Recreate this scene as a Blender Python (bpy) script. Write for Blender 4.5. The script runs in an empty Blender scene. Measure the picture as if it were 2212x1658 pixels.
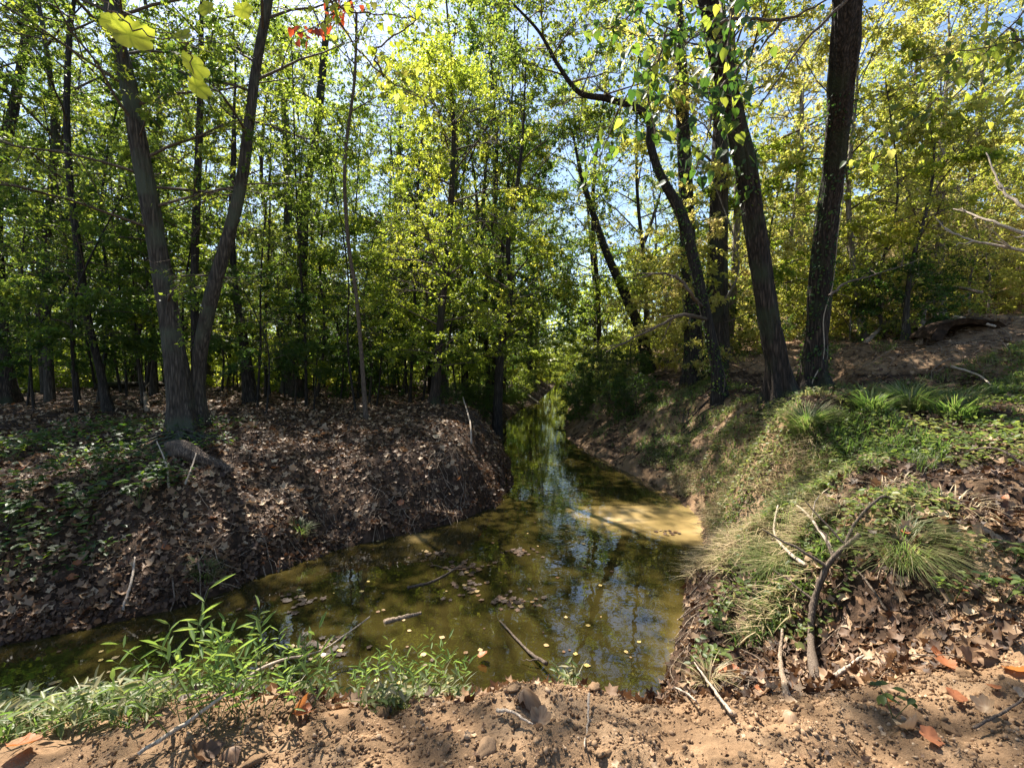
import bpy, math
import numpy as np
from mathutils import Vector, Matrix

# ---------------------------------------------------------------- camera, sky, sun, exposure
C = bpy.context.scene
CAM_H = 2.5
FPX, CX, CY, HZ = 1000.0, 1106.0, 829.0, 795.0
PITCH = math.atan((CY - HZ) / FPX)
cam_d = bpy.data.cameras.new('camera'); cam = bpy.data.objects.new('camera', cam_d)
C.collection.objects.link(cam); C.camera = cam
cam.location = (0, 0, CAM_H); cam.rotation_euler = (math.pi / 2 - PITCH, 0, 0)
cam_d.lens = 36 * FPX / 2212; cam_d.sensor_width = 36; cam_d.clip_start = 0.05; cam_d.clip_end = 2000

SUN_AZ, SUN_EL = math.radians(-30), math.radians(53)
SUN = np.array([math.sin(SUN_AZ) * math.cos(SUN_EL), math.cos(SUN_AZ) * math.cos(SUN_EL), math.sin(SUN_EL)])
w = bpy.data.worlds.new('World'); C.world = w; w.use_nodes = True
nt = w.node_tree; bgn = nt.nodes['Background']
sky = nt.nodes.new('ShaderNodeTexSky'); sky.sky_type = 'NISHITA'; sky.sun_disc = False
sky.sun_elevation = SUN_EL; sky.sun_rotation = SUN_AZ; sky.air_density = 1.0; sky.dust_density = 0.6
nt.links.new(sky.outputs[0], bgn.inputs[0]); bgn.inputs[1].default_value = 0.07
sl = bpy.data.lights.new('sun', 'SUN'); sl.energy = 5.0; sl.angle = math.radians(0.5); sl.color = (1.0, 0.93, 0.82)
so = bpy.data.objects.new('sun', sl); C.collection.objects.link(so)
so.rotation_euler = Vector(SUN).to_track_quat('Z', 'Y').to_euler()
C.view_settings.view_transform = 'Standard'; C.view_settings.look = 'None'
C.view_settings.gamma = 1.0; C.view_settings.exposure = 1.93; C.view_settings.use_curve_mapping = False
C.cycles.max_bounces = 6; C.cycles.diffuse_bounces = 3; C.cycles.glossy_bounces = 3; C.cycles.transmission_bounces = 4

rng = np.random.default_rng(7)
R3 = lambda *s: rng.uniform(-1, 1, s)
def unit(a): return a / (np.linalg.norm(a, axis=-1, keepdims=True) + 1e-9)

# ---------------------------------------------------------------- projection
def ray(px, py):
    F = np.array([0, math.cos(PITCH), -math.sin(PITCH)]); U = np.array([0, math.sin(PITCH), math.cos(PITCH)])
    r = F * FPX + np.array([1., 0, 0]) * (px - CX) + U * (CY - py)
    return r / r[1]
CAMP = np.array([0, 0, CAM_H])
def P(px, py, d): return CAMP + ray(px, py) * d
def G(px, py, z):
    r = ray(px, py); return CAMP + r * ((z - CAM_H) / r[2])

# ---------------------------------------------------------------- noise
def _hash(ix, iy, iz, seed):
    h = (ix * 374761393 + iy * 668265263 + iz * 2147483647 % 1000003 * 7919 + seed * 1274126177) & 0xffffffff
    h = ((h ^ (h >> 13)) * 1274126177) & 0xffffffff
    return ((h ^ (h >> 16)) & 0xffff) / 32767.5 - 1
def noise3(p, seed=0):
    p = np.asarray(p, float); i = np.floor(p).astype(np.int64); f = p - i; f = f * f * (3 - 2 * f)
    out = 0
    for a in (0, 1):
        for b in (0, 1):
            for c in (0, 1):
                wgt = (f[..., 0] if a else 1 - f[..., 0]) * (f[..., 1] if b else 1 - f[..., 1]) * (f[..., 2] if c else 1 - f[..., 2])
                out = out + wgt * _hash(i[..., 0] + a, i[..., 1] + b, (i[..., 2] + c) * 31, seed)
    return out
def noise2(x, y, s, seed=0):
    return noise3(np.stack([np.asarray(x) * s, np.asarray(y) * s, np.zeros_like(np.asarray(x, float))], -1), seed)
def fbm(x, y, s, o=4, seed=0):
    return sum(noise2(x, y, s * 2 ** k, seed + k) / 2 ** k for k in range(o))

# ---------------------------------------------------------------- terrain
WL = [(-2600, 1700), (-700, 1530), (-200, 1440), (0, 1395), (200, 1355), (400, 1310), (560, 1245), (640, 1212), (760, 1178), (890, 1150), (1000, 1122),
      (1075, 1088), (1098, 1045), (1092, 985), (1080, 935), (1079, 912), (1118, 888), (1159, 867), (1184, 845), (1198, 832)]
WR = [(1220, 832), (1228, 845), (1230, 878), (1220, 916), (1226, 947), (1263, 971), (1332, 1008), (1401, 1042), (1470, 1082), (1503, 1110),
      (1518, 1150), (1522, 1195), (1490, 1220), (1478, 1262), (1478, 1320), (1462, 1385), (1440, 1440), (1425, 1500)]
left_line = [G(a, b, 0)[:2] for a, b in WL]; right_line = [G(a, b, 0)[:2] for a, b in WR]
front_line = [np.array(q) for q in [(0.9, 3.22), (0.4, 3.2), (0.0, 3.22), (-0.5, 3.2), (-1.0, 3.2), (-1.6, 3.18), (-2.4, 3.22), (-3.2, 3.25), (-4.2, 3.15), (-6, 2.85), (-12, 1.8)]]
POLY = np.array(left_line + [np.array([9, 90.]), np.array([10.5, 90.])] + right_line + front_line)
CENT = np.array([(-14, 2.6), (-6, 3.15), (-3, 3.75), (0.3, 4.6), (1.2, 7), (1.3, 10), (0.9, 18), (1.5, 25), (2.9, 35), (5.3, 60), (9.7, 90), (14, 150)])

def seg_dist(x, y, A, B):
    ab = B - A; t = np.clip(((x - A[0]) * ab[0] + (y - A[1]) * ab[1]) / (ab @ ab), 0, 1)
    return np.hypot(x - A[0] - t * ab[0], y - A[1] - t * ab[1])
def shore(x, y):
    """signed distance to the water's edge, positive on land"""
    x = np.asarray(x, float); y = np.asarray(y, float)
    d = np.full(x.shape, 1e9); ins = np.zeros(x.shape, bool)
    for k in range(len(POLY)):
        A, B = POLY[k], POLY[(k + 1) % len(POLY)]
        d = np.minimum(d, seg_dist(x, y, A, B))
        c = (A[1] > y) != (B[1] > y)
        with np.errstate(all='ignore'):
            xi = (B[0] - A[0]) * (y - A[1]) / (B[1] - A[1] + 1e-12) + A[0]
        ins ^= c & (x < xi)
    d = d + 0.10 * noise2(x, y, 1.7, 5) + 0.055 * noise2(x, y, 5, 6)
    return np.where(ins, -d, d)
def is_left(x, y):
    x = np.asarray(x, float); y = np.asarray(y, float); best = np.full(x.shape, 1e9); s = np.zeros(x.shape)
    for A, B in zip(CENT[:-1], CENT[1:]):
        d = seg_dist(x, y, A, B); c = (B[0] - A[0]) * (y - A[1]) - (B[1] - A[1]) * (x - A[0])
        s = np.where(d < best, c, s); best = np.minimum(best, d)
    return s > 0

anch = []
def ag(px, py, z): q = G(px, py, z); anch.append((q[0], q[1], z))
def ap(px, py, d): q = P(px, py, d); anch.append(tuple(q))
for q in left_line + right_line + front_line[:-2]: anch.append((q[0], q[1], 0.0))
for q in [(-6, 3.2), (-3, 3.6), (-1.2, 4.2), (0.3, 4.6), (0.6, 3.8), (1.2, 6), (1.3, 8), (1.2, 11), (0.7, 15), (0.8, 19), (1.9, 27), (3, 35), (5.5, 60)]:
    anch.append((q[0], q[1], -0.45))
for a in [(0, 1300, .26), (0, 1200, .55), (0, 1100, .86), (0, 1000, 1.12), (200, 1280, .22), (200, 1180, .52), (200, 1080, .85), (200, 980, 1.12),
          (420, 1245, .22), (420, 1150, .5), (420, 1060, .85), (420, 980, 1.12), (620, 1165, .3), (620, 1080, .62), (620, 1000, .98), (620, 920, 1.22),
          (780, 1130, .32), (780, 1050, .62), (780, 970, .98), (780, 900, 1.24), (900, 1105, .32), (900, 1020, .72), (900, 940, 1.1), (900, 880, 1.26),
          (1020, 1080, .36), (1020, 1000, .76), (1020, 930, 1.1), (1000, 880, 1.25), (1055, 960, .7), (1045, 905, 1.05), (1090, 880, .9), (1080, 860, 1.2), (1140, 848, 1.1),
          (0, 930, 1.25), (200, 900, 1.28), (400, 920, 1.3), (400, 880, 1.3), (640, 860, 1.3), (800, 845, 1.3),
          # right bank
          (1250, 845, 1.2), (1265, 900, .7), (1300, 850, 1.5), (1310, 950, .35), (1350, 900, .95), (1380, 980, .4), (1400, 900, 1.1), (1440, 1010, .35), (1480, 940, .85), (1480, 880, 1.45), (1500, 1050, .25), (1520, 1000, .6), (1560, 940, 1.2), (1560, 1100, .25),
          (1570, 1170, .5), (1560, 1240, .35), (1540, 1320, .25), (1520, 1400, .22), (1490, 1460, .3), (1560, 1480, .42), (1640, 1500, .62), (1600, 1040, .75), (1640, 1120, .7), (1660, 1210, .65), (1650, 1300, .5), (1640, 1400, .4),
          (1760, 1470, .5), (1760, 1360, .55), (1850, 1300, .85), (1820, 1210, 1.05), (1800, 1080, 1.25), (1750, 1000, 1.35), (1660, 960, 1.25), (1700, 900, 1.8), (1560, 865, 1.7), (1690, 856, 1.92), (1760, 840, 1.97),
          (1950, 1380, .85), (1950, 1200, 1.2), (1950, 1080, 1.4), (1950, 960, 1.6), (1950, 880, 1.85), (2150, 1200, 1.3), (2150, 1080, 1.5), (2150, 940, 1.75), (2150, 1380, 1.05), (2400, 1200, 1.4), (2400, 1000, 1.7)]:
    ag(*a)
for a in [(1600, 770, 14), (1800, 770, 12), (1900, 730, 13), (2000, 690, 13), (2120, 680, 12), (2200, 730, 10), (2300, 680, 12), (2212, 820, 8), (1700, 740, 18), (1950, 700, 17), (2100, 850, 8.5), (1880, 800, 10.5)]:
    ap(*a)
# foreground spoil bank
for q in [(0, 1.2, .98), (0, 1.9, .95), (.6, 2.1, .93), (0, 2.25, .87), (-.6, 2.1, .86), (-1.2, 1.9, .9), (-2, 1.7, .82), (-2, 2.3, .75), (-1.2, 2.4, .8), (-2.8, 2.2, .65), (-1.2, 2.8, .4), (-2.2, 2.8, .35), (-3.2, 2.7, .35), (-5, 2, .5), (-1.2, 1.2, .93), (-3, 1.2, .8), (1.3, 2.05, 1.0), (1.2, 1.2, 1.05), (2.2, 1.9, 1.08), (2.6, 2.3, 1.1),
          (2.5, 1.2, 1.12), (0, 2.75, .5), (.7, 2.75, .45), (1.2, 2.7, .45), (-.6, 2.6, .5), (0, -4, 1.1), (4, -4, 1.3), (-5, -4, .9), (3.6, 1.8, 1.2), (5, 0, 1.3), (1.8, 2.45, .8)]:
    anch.append(q)
for q in [(-12, 8, 1.3), (-10, 14, 1.3), (-4, 16, 1.3), (-14, 25, 1.35), (-5, 30, 1.3), (0, 40, 1.3), (-25, 12, 1.4), (-40, 40, 1.6), (-10, 60, 1.5), (-60, 10, 1.5), (-20, 5, 1.2), (4, 55, 1.6), (-60, 110, 2), (0, 120, 2.0),
          (5.5, 25, 1.8), (8, 25, 3), (7, 35, 2.2), (8, 45, 2.2), (14, 20, 4.8), (20, 14, 5.2), (12, 30, 4.2), (20, 30, 7), (35, 20, 9), (30, 45, 9), (15, 60, 4), (40, 80, 9), (60, 10, 11), (80, 60, 13), (60, 120, 10), (14, 8, 3.6), (9, 5, 2.1), (20, 4, 4), (12, 0, 2), (40, -4, 5),
          (-12, -3, 1), (-60, -8, 1.4), (60, -8, 8), (90, -8, 10), (-90, -8, 1.5), (-90, 120, 3), (95, 120, 14)]:
    anch.append(q)
anch = np.array(anch)
_ph = lambda r2: np.sqrt(r2 + 0.16)
_D = _ph((anch[:, None, 0] - anch[None, :, 0]) ** 2 + (anch[:, None, 1] - anch[None, :, 1]) ** 2)
_n = len(anch); _A = np.zeros((_n + 1, _n + 1)); _A[:_n, :_n] = _D + 0.0 * np.eye(_n); _A[:_n, _n] = 1; _A[_n, :_n] = 1
_A[:_n, :_n] -= 0.012 * np.eye(_n)
_W = np.linalg.solve(_A, np.append(anch[:, 2], 0))
def height(x, y):
    x = np.asarray(x, float); y = np.asarray(y, float)
    sh = x.shape; xf = x.ravel(); yf = y.ravel(); z = np.full(xf.shape, _W[-1])
    for k in range(_n): z += _W[k] * np.sqrt((xf - anch[k, 0]) ** 2 + (yf - anch[k, 1]) ** 2 + 0.16)
    z = z.reshape(sh); s = shore(x, y); dist = np.hypot(x, y)
    rough = np.clip(s / 0.5, 0, 1) * (1 - .6 * np.clip((3.2 - y) / .6, 0, 1))
    z = z + rough * (0.07 * fbm(x, y, 0.9, 3, 20) + 0.035 * fbm(x, y, 4.5, 3, 30) + .06 * fbm(x, y, 2.1, 2, 33))
    fg = np.clip((3.0 - y) / 0.6, 0, 1) * np.clip((9 - dist) / 3, 0, 1)
    z = z + fg * (0.035 * fbm(x, y, 5, 3, 40) + 0.02 * fbm(x, y, 17, 2, 44))
    z = z + np.clip((dist - 12) / 10, 0, 1) * 0.12 * fbm(x, y, 0.4, 2, 50)
    z = np.where(s > 0, np.minimum(z, .03 + s * (1.9 - .9 * np.clip((y - 11) / 5, 0, 1))), z)
    z = np.where(s > 0, np.maximum(z, 0.015 + 0.25 * np.minimum(s, 0.6)), np.minimum(z, -0.02 + 0.5 * s))
    return np.where(s < 0, np.maximum(z, -0.7), z)
_dd = np.concatenate([np.arange(1.2, 8, .03), np.arange(8, 30, .1), np.arange(30, 80, .3)])
def hit(px, py):
    r = ray(px, py); q = CAMP + r[None] * _dd[:, None]; h = height(q[:, 0], q[:, 1]); h = np.maximum(h, 0)
    i = np.argmax(q[:, 2] <= h)
    if q[i, 2] > h[i]: i = len(_dd) - 1
    return np.array([q[i, 0], q[i, 1], h[i]])
def on(x, y): return np.array([x, y, float(height(np.array([x]), np.array([y]))[0])])

# ---------------------------------------------------------------- mesh helpers
class Geo:
    def __init__(s): s.v = []; s.f = {}; s.t = []; s.n = 0
    def add(s, v, f, tone=None):
        v = np.asarray(v, np.float32).reshape(-1, 3); f = np.asarray(f, np.int64)
        s.v.append(v); s.f.setdefault(f.shape[1], []).append(f + s.n)
        s.t.append(np.full(len(v), 0.5, np.float32) if tone is None else np.asarray(tone, np.float32).ravel()); s.n += len(v)
    def mesh(s, name, mat, smooth=False):
        me = bpy.data.meshes.new(name)
        if s.n == 0: return me
        v = np.concatenate(s.v); idx = []; st = []; pos = 0
        for k, fl in s.f.items():
            f = np.concatenate(fl); idx.append(f.ravel()); st.append(pos + np.arange(len(f)) * k); pos += f.size
        idx = np.concatenate(idx).astype(np.int32); st = np.concatenate(st).astype(np.int32)
        me.vertices.add(len(v)); me.vertices.foreach_set('co', v.ravel())
        me.loops.add(len(idx)); me.loops.foreach_set('vertex_index', idx)
        me.polygons.add(len(st)); me.polygons.foreach_set('loop_start', st)
        if smooth: me.polygons.foreach_set('use_smooth', np.ones(len(st), bool))
        a = me.attributes.new('tone', 'FLOAT', 'POINT'); a.data.foreach_set('value', np.concatenate(s.t))
        me.update(calc_edges=True); me.materials.append(mat)
        return me
def link(name, me, parent=None, **kw):
    o = bpy.data.objects.new(name, me); C.collection.objects.link(o)
    if parent is not None: o.parent = parent
    for k, v in kw.items(): o[k] = v
    return o
def thing(name, label, cat, loc, group=None, me=None):
    o = bpy.data.objects.new(name, me); C.collection.objects.link(o); o.location = Vector(loc)
    o['label'] = label; o['category'] = cat
    if group: o['group'] = group
    return o

def tubes(g, Pn, Rn, K=4, tone=None):
    """Pn (N,m,3), Rn (N,m)"""
    N, m, _ = Pn.shape
    T = unit(np.gradient(Pn, axis=1)); ref = np.where(np.abs(T[:, :1, 2:3]) > 0.8, np.array([1., .1, 0]), np.array([0, 0, 1.])) * np.ones((N, m, 1))
    u = unit(np.cross(T, ref)); v = np.cross(T, u)
    a = np.arange(K) * 2 * math.pi / K
    V = Pn[:, :, None] + Rn[:, :, None, None] * (u[:, :, None] * np.cos(a)[None, None, :, None] + v[:, :, None] * np.sin(a)[None, None, :, None])
    i, j, k = np.meshgrid(np.arange(N), np.arange(m - 1), np.arange(K), indexing='ij')
    b = (i * m + j) * K; k2 = (k + 1) % K
    F = np.stack([b + k, b + k2, b + K + k2, b + K + k], -1).reshape(-1, 4)
    t = np.repeat(rng.random(N) if tone is None else np.broadcast_to(tone, (N,)), m * K)
    g.add(V, F, t)
def smooth_path(pts, n):
    pts = np.asarray(pts, float); m = len(pts)
    ext = np.vstack([2 * pts[0] - pts[1], pts, 2 * pts[-1] - pts[-2]])
    t = np.linspace(0, m - 1 - 1e-6, n); i = t.astype(int); f = (t - i)[:, None]
    a, b, c, d = ext[i], ext[i + 1], ext[i + 2], ext[i + 3]
    return 0.5 * ((2 * b) + (-a + c) * f + (2 * a - 5 * b + 4 * c - d) * f ** 2 + (-a + 3 * b - 3 * c + d) * f ** 3)

def trunk_geo(g, pts, rad, n=60, K=20, bark=0.06, flare=0.7, seed=0, lobes=5, cap=True):
    q = smooth_path(np.column_stack([pts, rad]), n); p = q[:, :3]; r = np.maximum(q[:, 3], 0.004)
    T = unit(np.gradient(p, axis=0)); u = unit(np.cross(T, np.array([[0.13, 1, 0.05]]))); v = np.cross(T, u)
    a = np.arange(K) * 2 * math.pi / K
    L = np.concatenate([[0], np.cumsum(np.linalg.norm(np.diff(p, axis=0), axis=1))])
    aa, LL = np.meshgrid(a, L)
    rr = r[:, None] * (1 + bark * noise3(np.stack([np.cos(aa) * 4.5, np.sin(aa) * 4.5, LL * 1.6], -1), seed)
                       + bark * 1.1 * noise3(np.stack([np.cos(aa) * 2, np.sin(aa) * 2, LL * 2.2], -1), seed + 3))
    if K >= 40: rr = rr * (1.03 - .13 * (1 - np.abs(noise3(np.stack([np.cos(aa) * 3.6, np.sin(aa) * 3.6, LL * .9], -1), seed + 8))) ** 4 - .07 * (1 - np.abs(noise3(np.stack([np.cos(aa) * 7, np.sin(aa) * 7, LL * 1.4], -1), seed + 9))) ** 3)
    hh = np.maximum(LL - 0.25, 0)
    rr = rr * (1 + flare * np.exp(-hh / max(0.3, r[0] * 1.6)) * (0.55 + 0.45 * np.cos(lobes * aa + seed)))
    V = p[:, None] + rr[..., None] * (u[:, None] * np.cos(a)[None, :, None] + v[:, None] * np.sin(a)[None, :, None])
    j, k = np.meshgrid(np.arange(n - 1), np.arange(K), indexing='ij'); b = j * K; k2 = (k + 1) % K
    g.add(V, np.stack([b + k, b + k2, b + K + k2, b + K + k], -1).reshape(-1, 4), np.full(V.shape[0] * K, 0.5))
    if cap: g.add(np.vstack([V[-1], p[-1:] + T[-1:] * r[-1]]), np.array([(k, (k + 1) % K, K) for k in range(K)]))
    return p, r

# leaf templates: x along the leaf, y across, z normal
DIAMOND = (np.array([(0, 0, 0), (.42, .3, .07), (1, 0, -.06), (.42, -.3, .07)]), np.array([(0, 1, 2), (0, 2, 3)]))
OVAL = (np.array([(0, 0, 0), (.25, .27, .06), (.62, .25, .04), (1, 0, -.1), (.62, -.25, .04), (.25, -.27, .06)]), np.array([(0, 3, 2, 1), (0, 5, 4, 3)]))
LANCE = (np.array([(0, 0, 0), (.3, .085, .03), (.65, .07, 0), (1, 0, -.14), (.65, -.07, 0), (.3, -.085, .03)]), np.array([(0, 3, 2, 1), (0, 5, 4, 3)]))
CURL = (np.array([(0, 0, .08), (.25, .36, .16), (.6, .4, .02), (.72, .22, .0), (1, 0, .18), (.7, -.3, .06), (.45, -.42, .14), (.2, -.3, .02), (.45, 0, -.02)]),
        np.array([(8, 0, 1), (8, 1, 2), (8, 2, 3), (8, 3, 4), (8, 4, 5), (8, 5, 6), (8, 6, 7), (8, 7, 0)]))
_sa = np.array([3.14, 2.4, 1.8, 1.3, .85, .4, 0, -.5, -1.0, -1.6, -2.3])
_sr = np.array([.34, .46, .3, .54, .3, .36, .6, .34, .54, .3, .46])
LOBE = (np.vstack([[.45, 0, -.03], np.stack([.45 + _sr * np.cos(_sa), _sr * np.sin(_sa), .5 * _sr ** 2 * (1 + .8 * np.sin(_sa * 3 + 1))], -1)]), np.array([(0, 1 + (k + 1) % 11, 1 + k) for k in range(11)]))
def leaves(g, pos, ax, nrm, size, tpl=DIAMOND, tone=None, widths=None):
    N = len(pos)
    if N == 0: return
    ax = unit(ax); side = unit(np.cross(nrm, ax)); nn = np.cross(ax, side)
    tv, tf = tpl; wv = np.ones(N) if widths is None else widths
    V = pos[:, None] + size[:, None, None] * (tv[None, :, 0:1] * ax[:, None] + tv[None, :, 1:2] * (wv[:, None, None] * side[:, None]) + tv[None, :, 2:3] * nn[:, None])
    F = (np.arange(N)[:, None, None] * len(tv) + tf[None]).reshape(-1, tf.shape[1])
    t = rng.random(N) if tone is None else tone
    g.add(V, F, np.repeat(t, len(tv)))
def blades(g, base, dirs, h, wd, bend, tone=None):
    N = len(base); side = unit(np.cross(dirs, np.array([0, 0, 1.])) + 1e-6); up = np.array([0, 0, 1.])
    V = []
    for t, wf in ((0, .8), (.4, 1), (.75, .65)):
        c = base + up * (h * (t - bend * t * t * .55))[:, None] + dirs * (h * bend * t * t)[:, None]
        V += [c - side * (wd * wf * .5)[:, None], c + side * (wd * wf * .5)[:, None]]
    V.append(base + up * (h * (1 - bend * .55))[:, None] + dirs * (h * bend)[:, None])
    V = np.stack(V, 1); tf = np.array([(0, 1, 3), (0, 3, 2), (2, 3, 5), (2, 5, 4), (4, 5, 6)])
    g.add(V, (np.arange(N)[:, None, None] * 7 + tf[None]).reshape(-1, 3), np.repeat(rng.random(N) if tone is None else tone, 7))

# ---------------------------------------------------------------- materials
def newmat(name):
    m = bpy.data.materials.new(name); m.use_nodes = True; n = m.node_tree.nodes; l = m.node_tree.links
    return m, n, l, n['Principled BSDF'], n['Material Output']
def ramp(n, l, src, stops):
    r = n.new('ShaderNodeValToRGB'); e = r.color_ramp.elements
    while len(e) < len(stops): e.new(0.5)
    for i, (p, c) in enumerate(stops): e[i].position = p; e[i].color = (*c, 1)
    l.new(src, r.inputs[0]); return r.outputs[0]
def leaf_mat(name, cols, trans, k=0.52, rough=0.48, spec=0.28, jitter=0.5):
    m, n, l, b, out = newmat(name)
    at = n.new('ShaderNodeAttribute'); at.attribute_name = 'tone'
    oi = n.new('ShaderNodeObjectInfo')
    mx = n.new('ShaderNodeMath'); mx.operation = 'MULTIPLY_ADD'; l.new(oi.outputs['Random'], mx.inputs[0]); mx.inputs[1].default_value = jitter; l.new(at.outputs['Fac'], mx.inputs[2])
    sb = n.new('ShaderNodeMath'); sb.operation = 'SUBTRACT'; l.new(mx.outputs[0], sb.inputs[0]); sb.inputs[1].default_value = jitter / 2; sb.use_clamp = True
    st = [i / (len(cols) - 1) for i in range(len(cols))]
    c1 = ramp(n, l, sb.outputs[0], list(zip(st, cols))); c2 = ramp(n, l, sb.outputs[0], list(zip(st, trans)))
    l.new(c1, b.inputs['Base Color']); b.inputs['Roughness'].default_value = rough; b.inputs['Specular IOR Level'].default_value = spec
    tr = n.new('ShaderNodeBsdfTranslucent'); l.new(c2, tr.inputs[0])
    mix = n.new('ShaderNodeMixShader'); mix.inputs[0].default_value = k
    l.new(b.outputs[0], mix.inputs[1]); l.new(tr.outputs[0], mix.inputs[2]); l.new(mix.outputs[0], out.inputs[0])
    return m
M = {}
M['leaf_green'] = leaf_mat('leaf_green', [(.018, .038, .012), (.032, .06, .014), (.055, .085, .018), (.12, .13, .02)], [(.12, .2, .025), (.22, .31, .035), (.38, .45, .045), (.72, .66, .08)])
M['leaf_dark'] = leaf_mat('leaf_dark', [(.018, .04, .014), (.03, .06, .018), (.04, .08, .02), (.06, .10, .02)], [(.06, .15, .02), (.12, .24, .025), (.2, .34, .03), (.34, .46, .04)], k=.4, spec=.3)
M['leaf_mid'] = leaf_mat('leaf_mid', [(.02, .042, .012), (.032, .06, .014), (.05, .08, .016), (.09, .11, .02)], [(.07, .14, .02), (.12, .22, .03), (.22, .33, .04), (.5, .55, .06)])
M['leaf_bright'] = leaf_mat('leaf_bright', [(.05, .09, .012), (.08, .13, .018), (.12, .16, .02), (.2, .2, .03)], [(.32, .44, .04), (.48, .58, .05), (.64, .68, .07), (.85, .76, .1)])
M['leaf_yellow'] = leaf_mat('leaf_yellow', [(.10, .12, .03), (.19, .19, .05), (.28, .26, .08), (.36, .27, .14)], [(.45, .52, .06), (.66, .66, .1), (.78, .7, .16), (.75, .56, .25)])
M['herb'] = leaf_mat('herb', [(.03, .05, .015), (.055, .085, .022), (.09, .12, .03), (.17, .17, .06)], [(.12, .2, .03), (.22, .32, .05), (.32, .4, .07), (.45, .42, .12)], k=.4)
M['leaf_tan'] = leaf_mat('leaf_tan', [(.16, .16, .06), (.27, .23, .11), (.36, .28, .16), (.42, .33, .23)], [(.45, .46, .12), (.62, .54, .2), (.66, .52, .26), (.62, .46, .3)], k=.35)
M['leaf_red'] = leaf_mat('leaf_red', [(.2, .03, .01), (.3, .06, .02)], [(.6, .08, .03), (.7, .15, .04)])
M['leaf_vivid'] = leaf_mat('leaf_vivid', [(.08, .11, .015), (.2, .22, .025)], [(.35, .42, .03), (.75, .8, .07)], k=.6, jitter=0)
M['grass'] = leaf_mat('grass', [(.045, .075, .02), (.08, .11, .035), (.13, .15, .055), (.26, .23, .12)], [(.14, .26, .04), (.22, .36, .06), (.3, .42, .08), (.4, .36, .14)], k=.35, spec=.3)
M['cane'] = leaf_mat('cane', [(.06, .12, .03), (.1, .17, .045), (.15, .22, .06)], [(.25, .42, .06), (.34, .5, .08), (.45, .55, .1)], k=.4, spec=.3)
M['dry_grass'] = leaf_mat('dry_grass', [(.16, .15, .06), (.28, .23, .12), (.4, .31, .18), (.5, .39, .25)], [(.3, .3, .1), (.4, .3, .15), (.4, .3, .2), (.4, .3, .2)], k=.25)
M['fallen_leaf'] = leaf_mat('fallen_leaf', [(.04, .021, .011), (.10, .053, .028), (.2, .118, .063), (.3, .2, .118), (.42, .31, .19)], [(.1, .04, .02), (.2, .09, .04), (.3, .15, .07), (.4, .22, .1), (.4, .25, .15)], k=.12, rough=.6, spec=.3)
M['fallen_orange'] = leaf_mat('fallen_orange', [(.28, .1, .04), (.42, .17, .08)], [(.6, .2, .05), (.7, .3, .08)], k=.3, rough=.5)
M['floating_leaf'] = leaf_mat('floating_leaf', [(.06, .03, .015), (.2, .11, .05), (.42, .3, .14), (.5, .36, .1)], [(.1, .05, .02)] * 4, k=.05, rough=.35, spec=.3)

def bark_mat(name, c0, c1, c2, scale=1.0, bump=0.6, moss=None, zs=.9):
    m, n, l, b, out = newmat(name)
    tc = n.new('ShaderNodeTexCoord'); mp = n.new('ShaderNodeMapping'); mp.inputs['Scale'].default_value = (13 * scale, 13 * scale, zs * 1.6 * scale); l.new(tc.outputs['Object'], mp.inputs[0])
    n1 = n.new('ShaderNodeTexNoise'); n1.inputs['Scale'].default_value = 2.2; n1.inputs['Detail'].default_value = 7; n1.inputs['Roughness'].default_value = .65; l.new(mp.outputs[0], n1.inputs[0])
    vo = n.new('ShaderNodeTexVoronoi'); vo.feature = 'DISTANCE_TO_EDGE'; vo.inputs['Scale'].default_value = 2.4
    mw = n.new('ShaderNodeMixRGB'); mw.inputs[0].default_value = .25; l.new(mp.outputs[0], mw.inputs[1]); l.new(n1.outputs['Color'], mw.inputs[2]); l.new(mw.outputs[0], vo.inputs[0])
    n2 = n.new('ShaderNodeTexNoise'); n2.inputs['Scale'].default_value = 1.3; n2.inputs['Detail'].default_value = 4; l.new(tc.outputs['Object'], n2.inputs[0])
    ad = n.new('ShaderNodeMath'); ad.operation = 'MULTIPLY_ADD'; l.new(vo.outputs['Distance'], ad.inputs[0]); ad.inputs[1].default_value = .9; l.new(n1.outputs[0], ad.inputs[2])
    col = ramp(n, l, ad.outputs[0], [(.38, c0), (.62, c1), (.9, c2)])
    if moss:
        mr = ramp(n, l, n2.outputs[0], [(.5, (0, 0, 0)), (.62, (1, 1, 1))]); mm = n.new('ShaderNodeMixRGB'); l.new(mr, mm.inputs[0]); l.new(col, mm.inputs[1]); mm.inputs[2].default_value = (*moss, 1); col = mm.outputs[0]
    l.new(col, b.inputs['Base Color']); b.inputs['Roughness'].default_value = .85; b.inputs['Specular IOR Level'].default_value = .25
    bp = n.new('ShaderNodeBump'); bp.inputs['Strength'].default_value = bump; bp.inputs['Distance'].default_value = .03; l.new(ad.outputs[0], bp.inputs['Height']); l.new(bp.outputs[0], b.inputs['Normal'])
    return m
M['bark_grey'] = bark_mat('bark_grey', (.014, .012, .009), (.045, .036, .028), (.10, .082, .064), 1, .9, moss=(.06, .066, .045))
M['bark_brown'] = bark_mat('bark_brown', (.006, .005, .004), (.026, .018, .013), (.075, .054, .04), .9, 1.0, moss=(.03, .034, .018))
M['bark_dark'] = bark_mat('bark_dark', (.007, .006, .005), (.024, .019, .016), (.06, .05, .04), 1, .8)
M['bark_pale'] = bark_mat('bark_pale', (.08, .065, .05), (.18, .15, .12), (.34, .29, .24), 1.3, .5)
M['twig'] = bark_mat('twig', (.03, .022, .016), (.09, .065, .048), (.18, .14, .1), 3, .3)
M['twig_pale'] = bark_mat('twig_pale', (.2, .15, .11), (.36, .29, .22), (.5, .42, .34), 3, .3)
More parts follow.
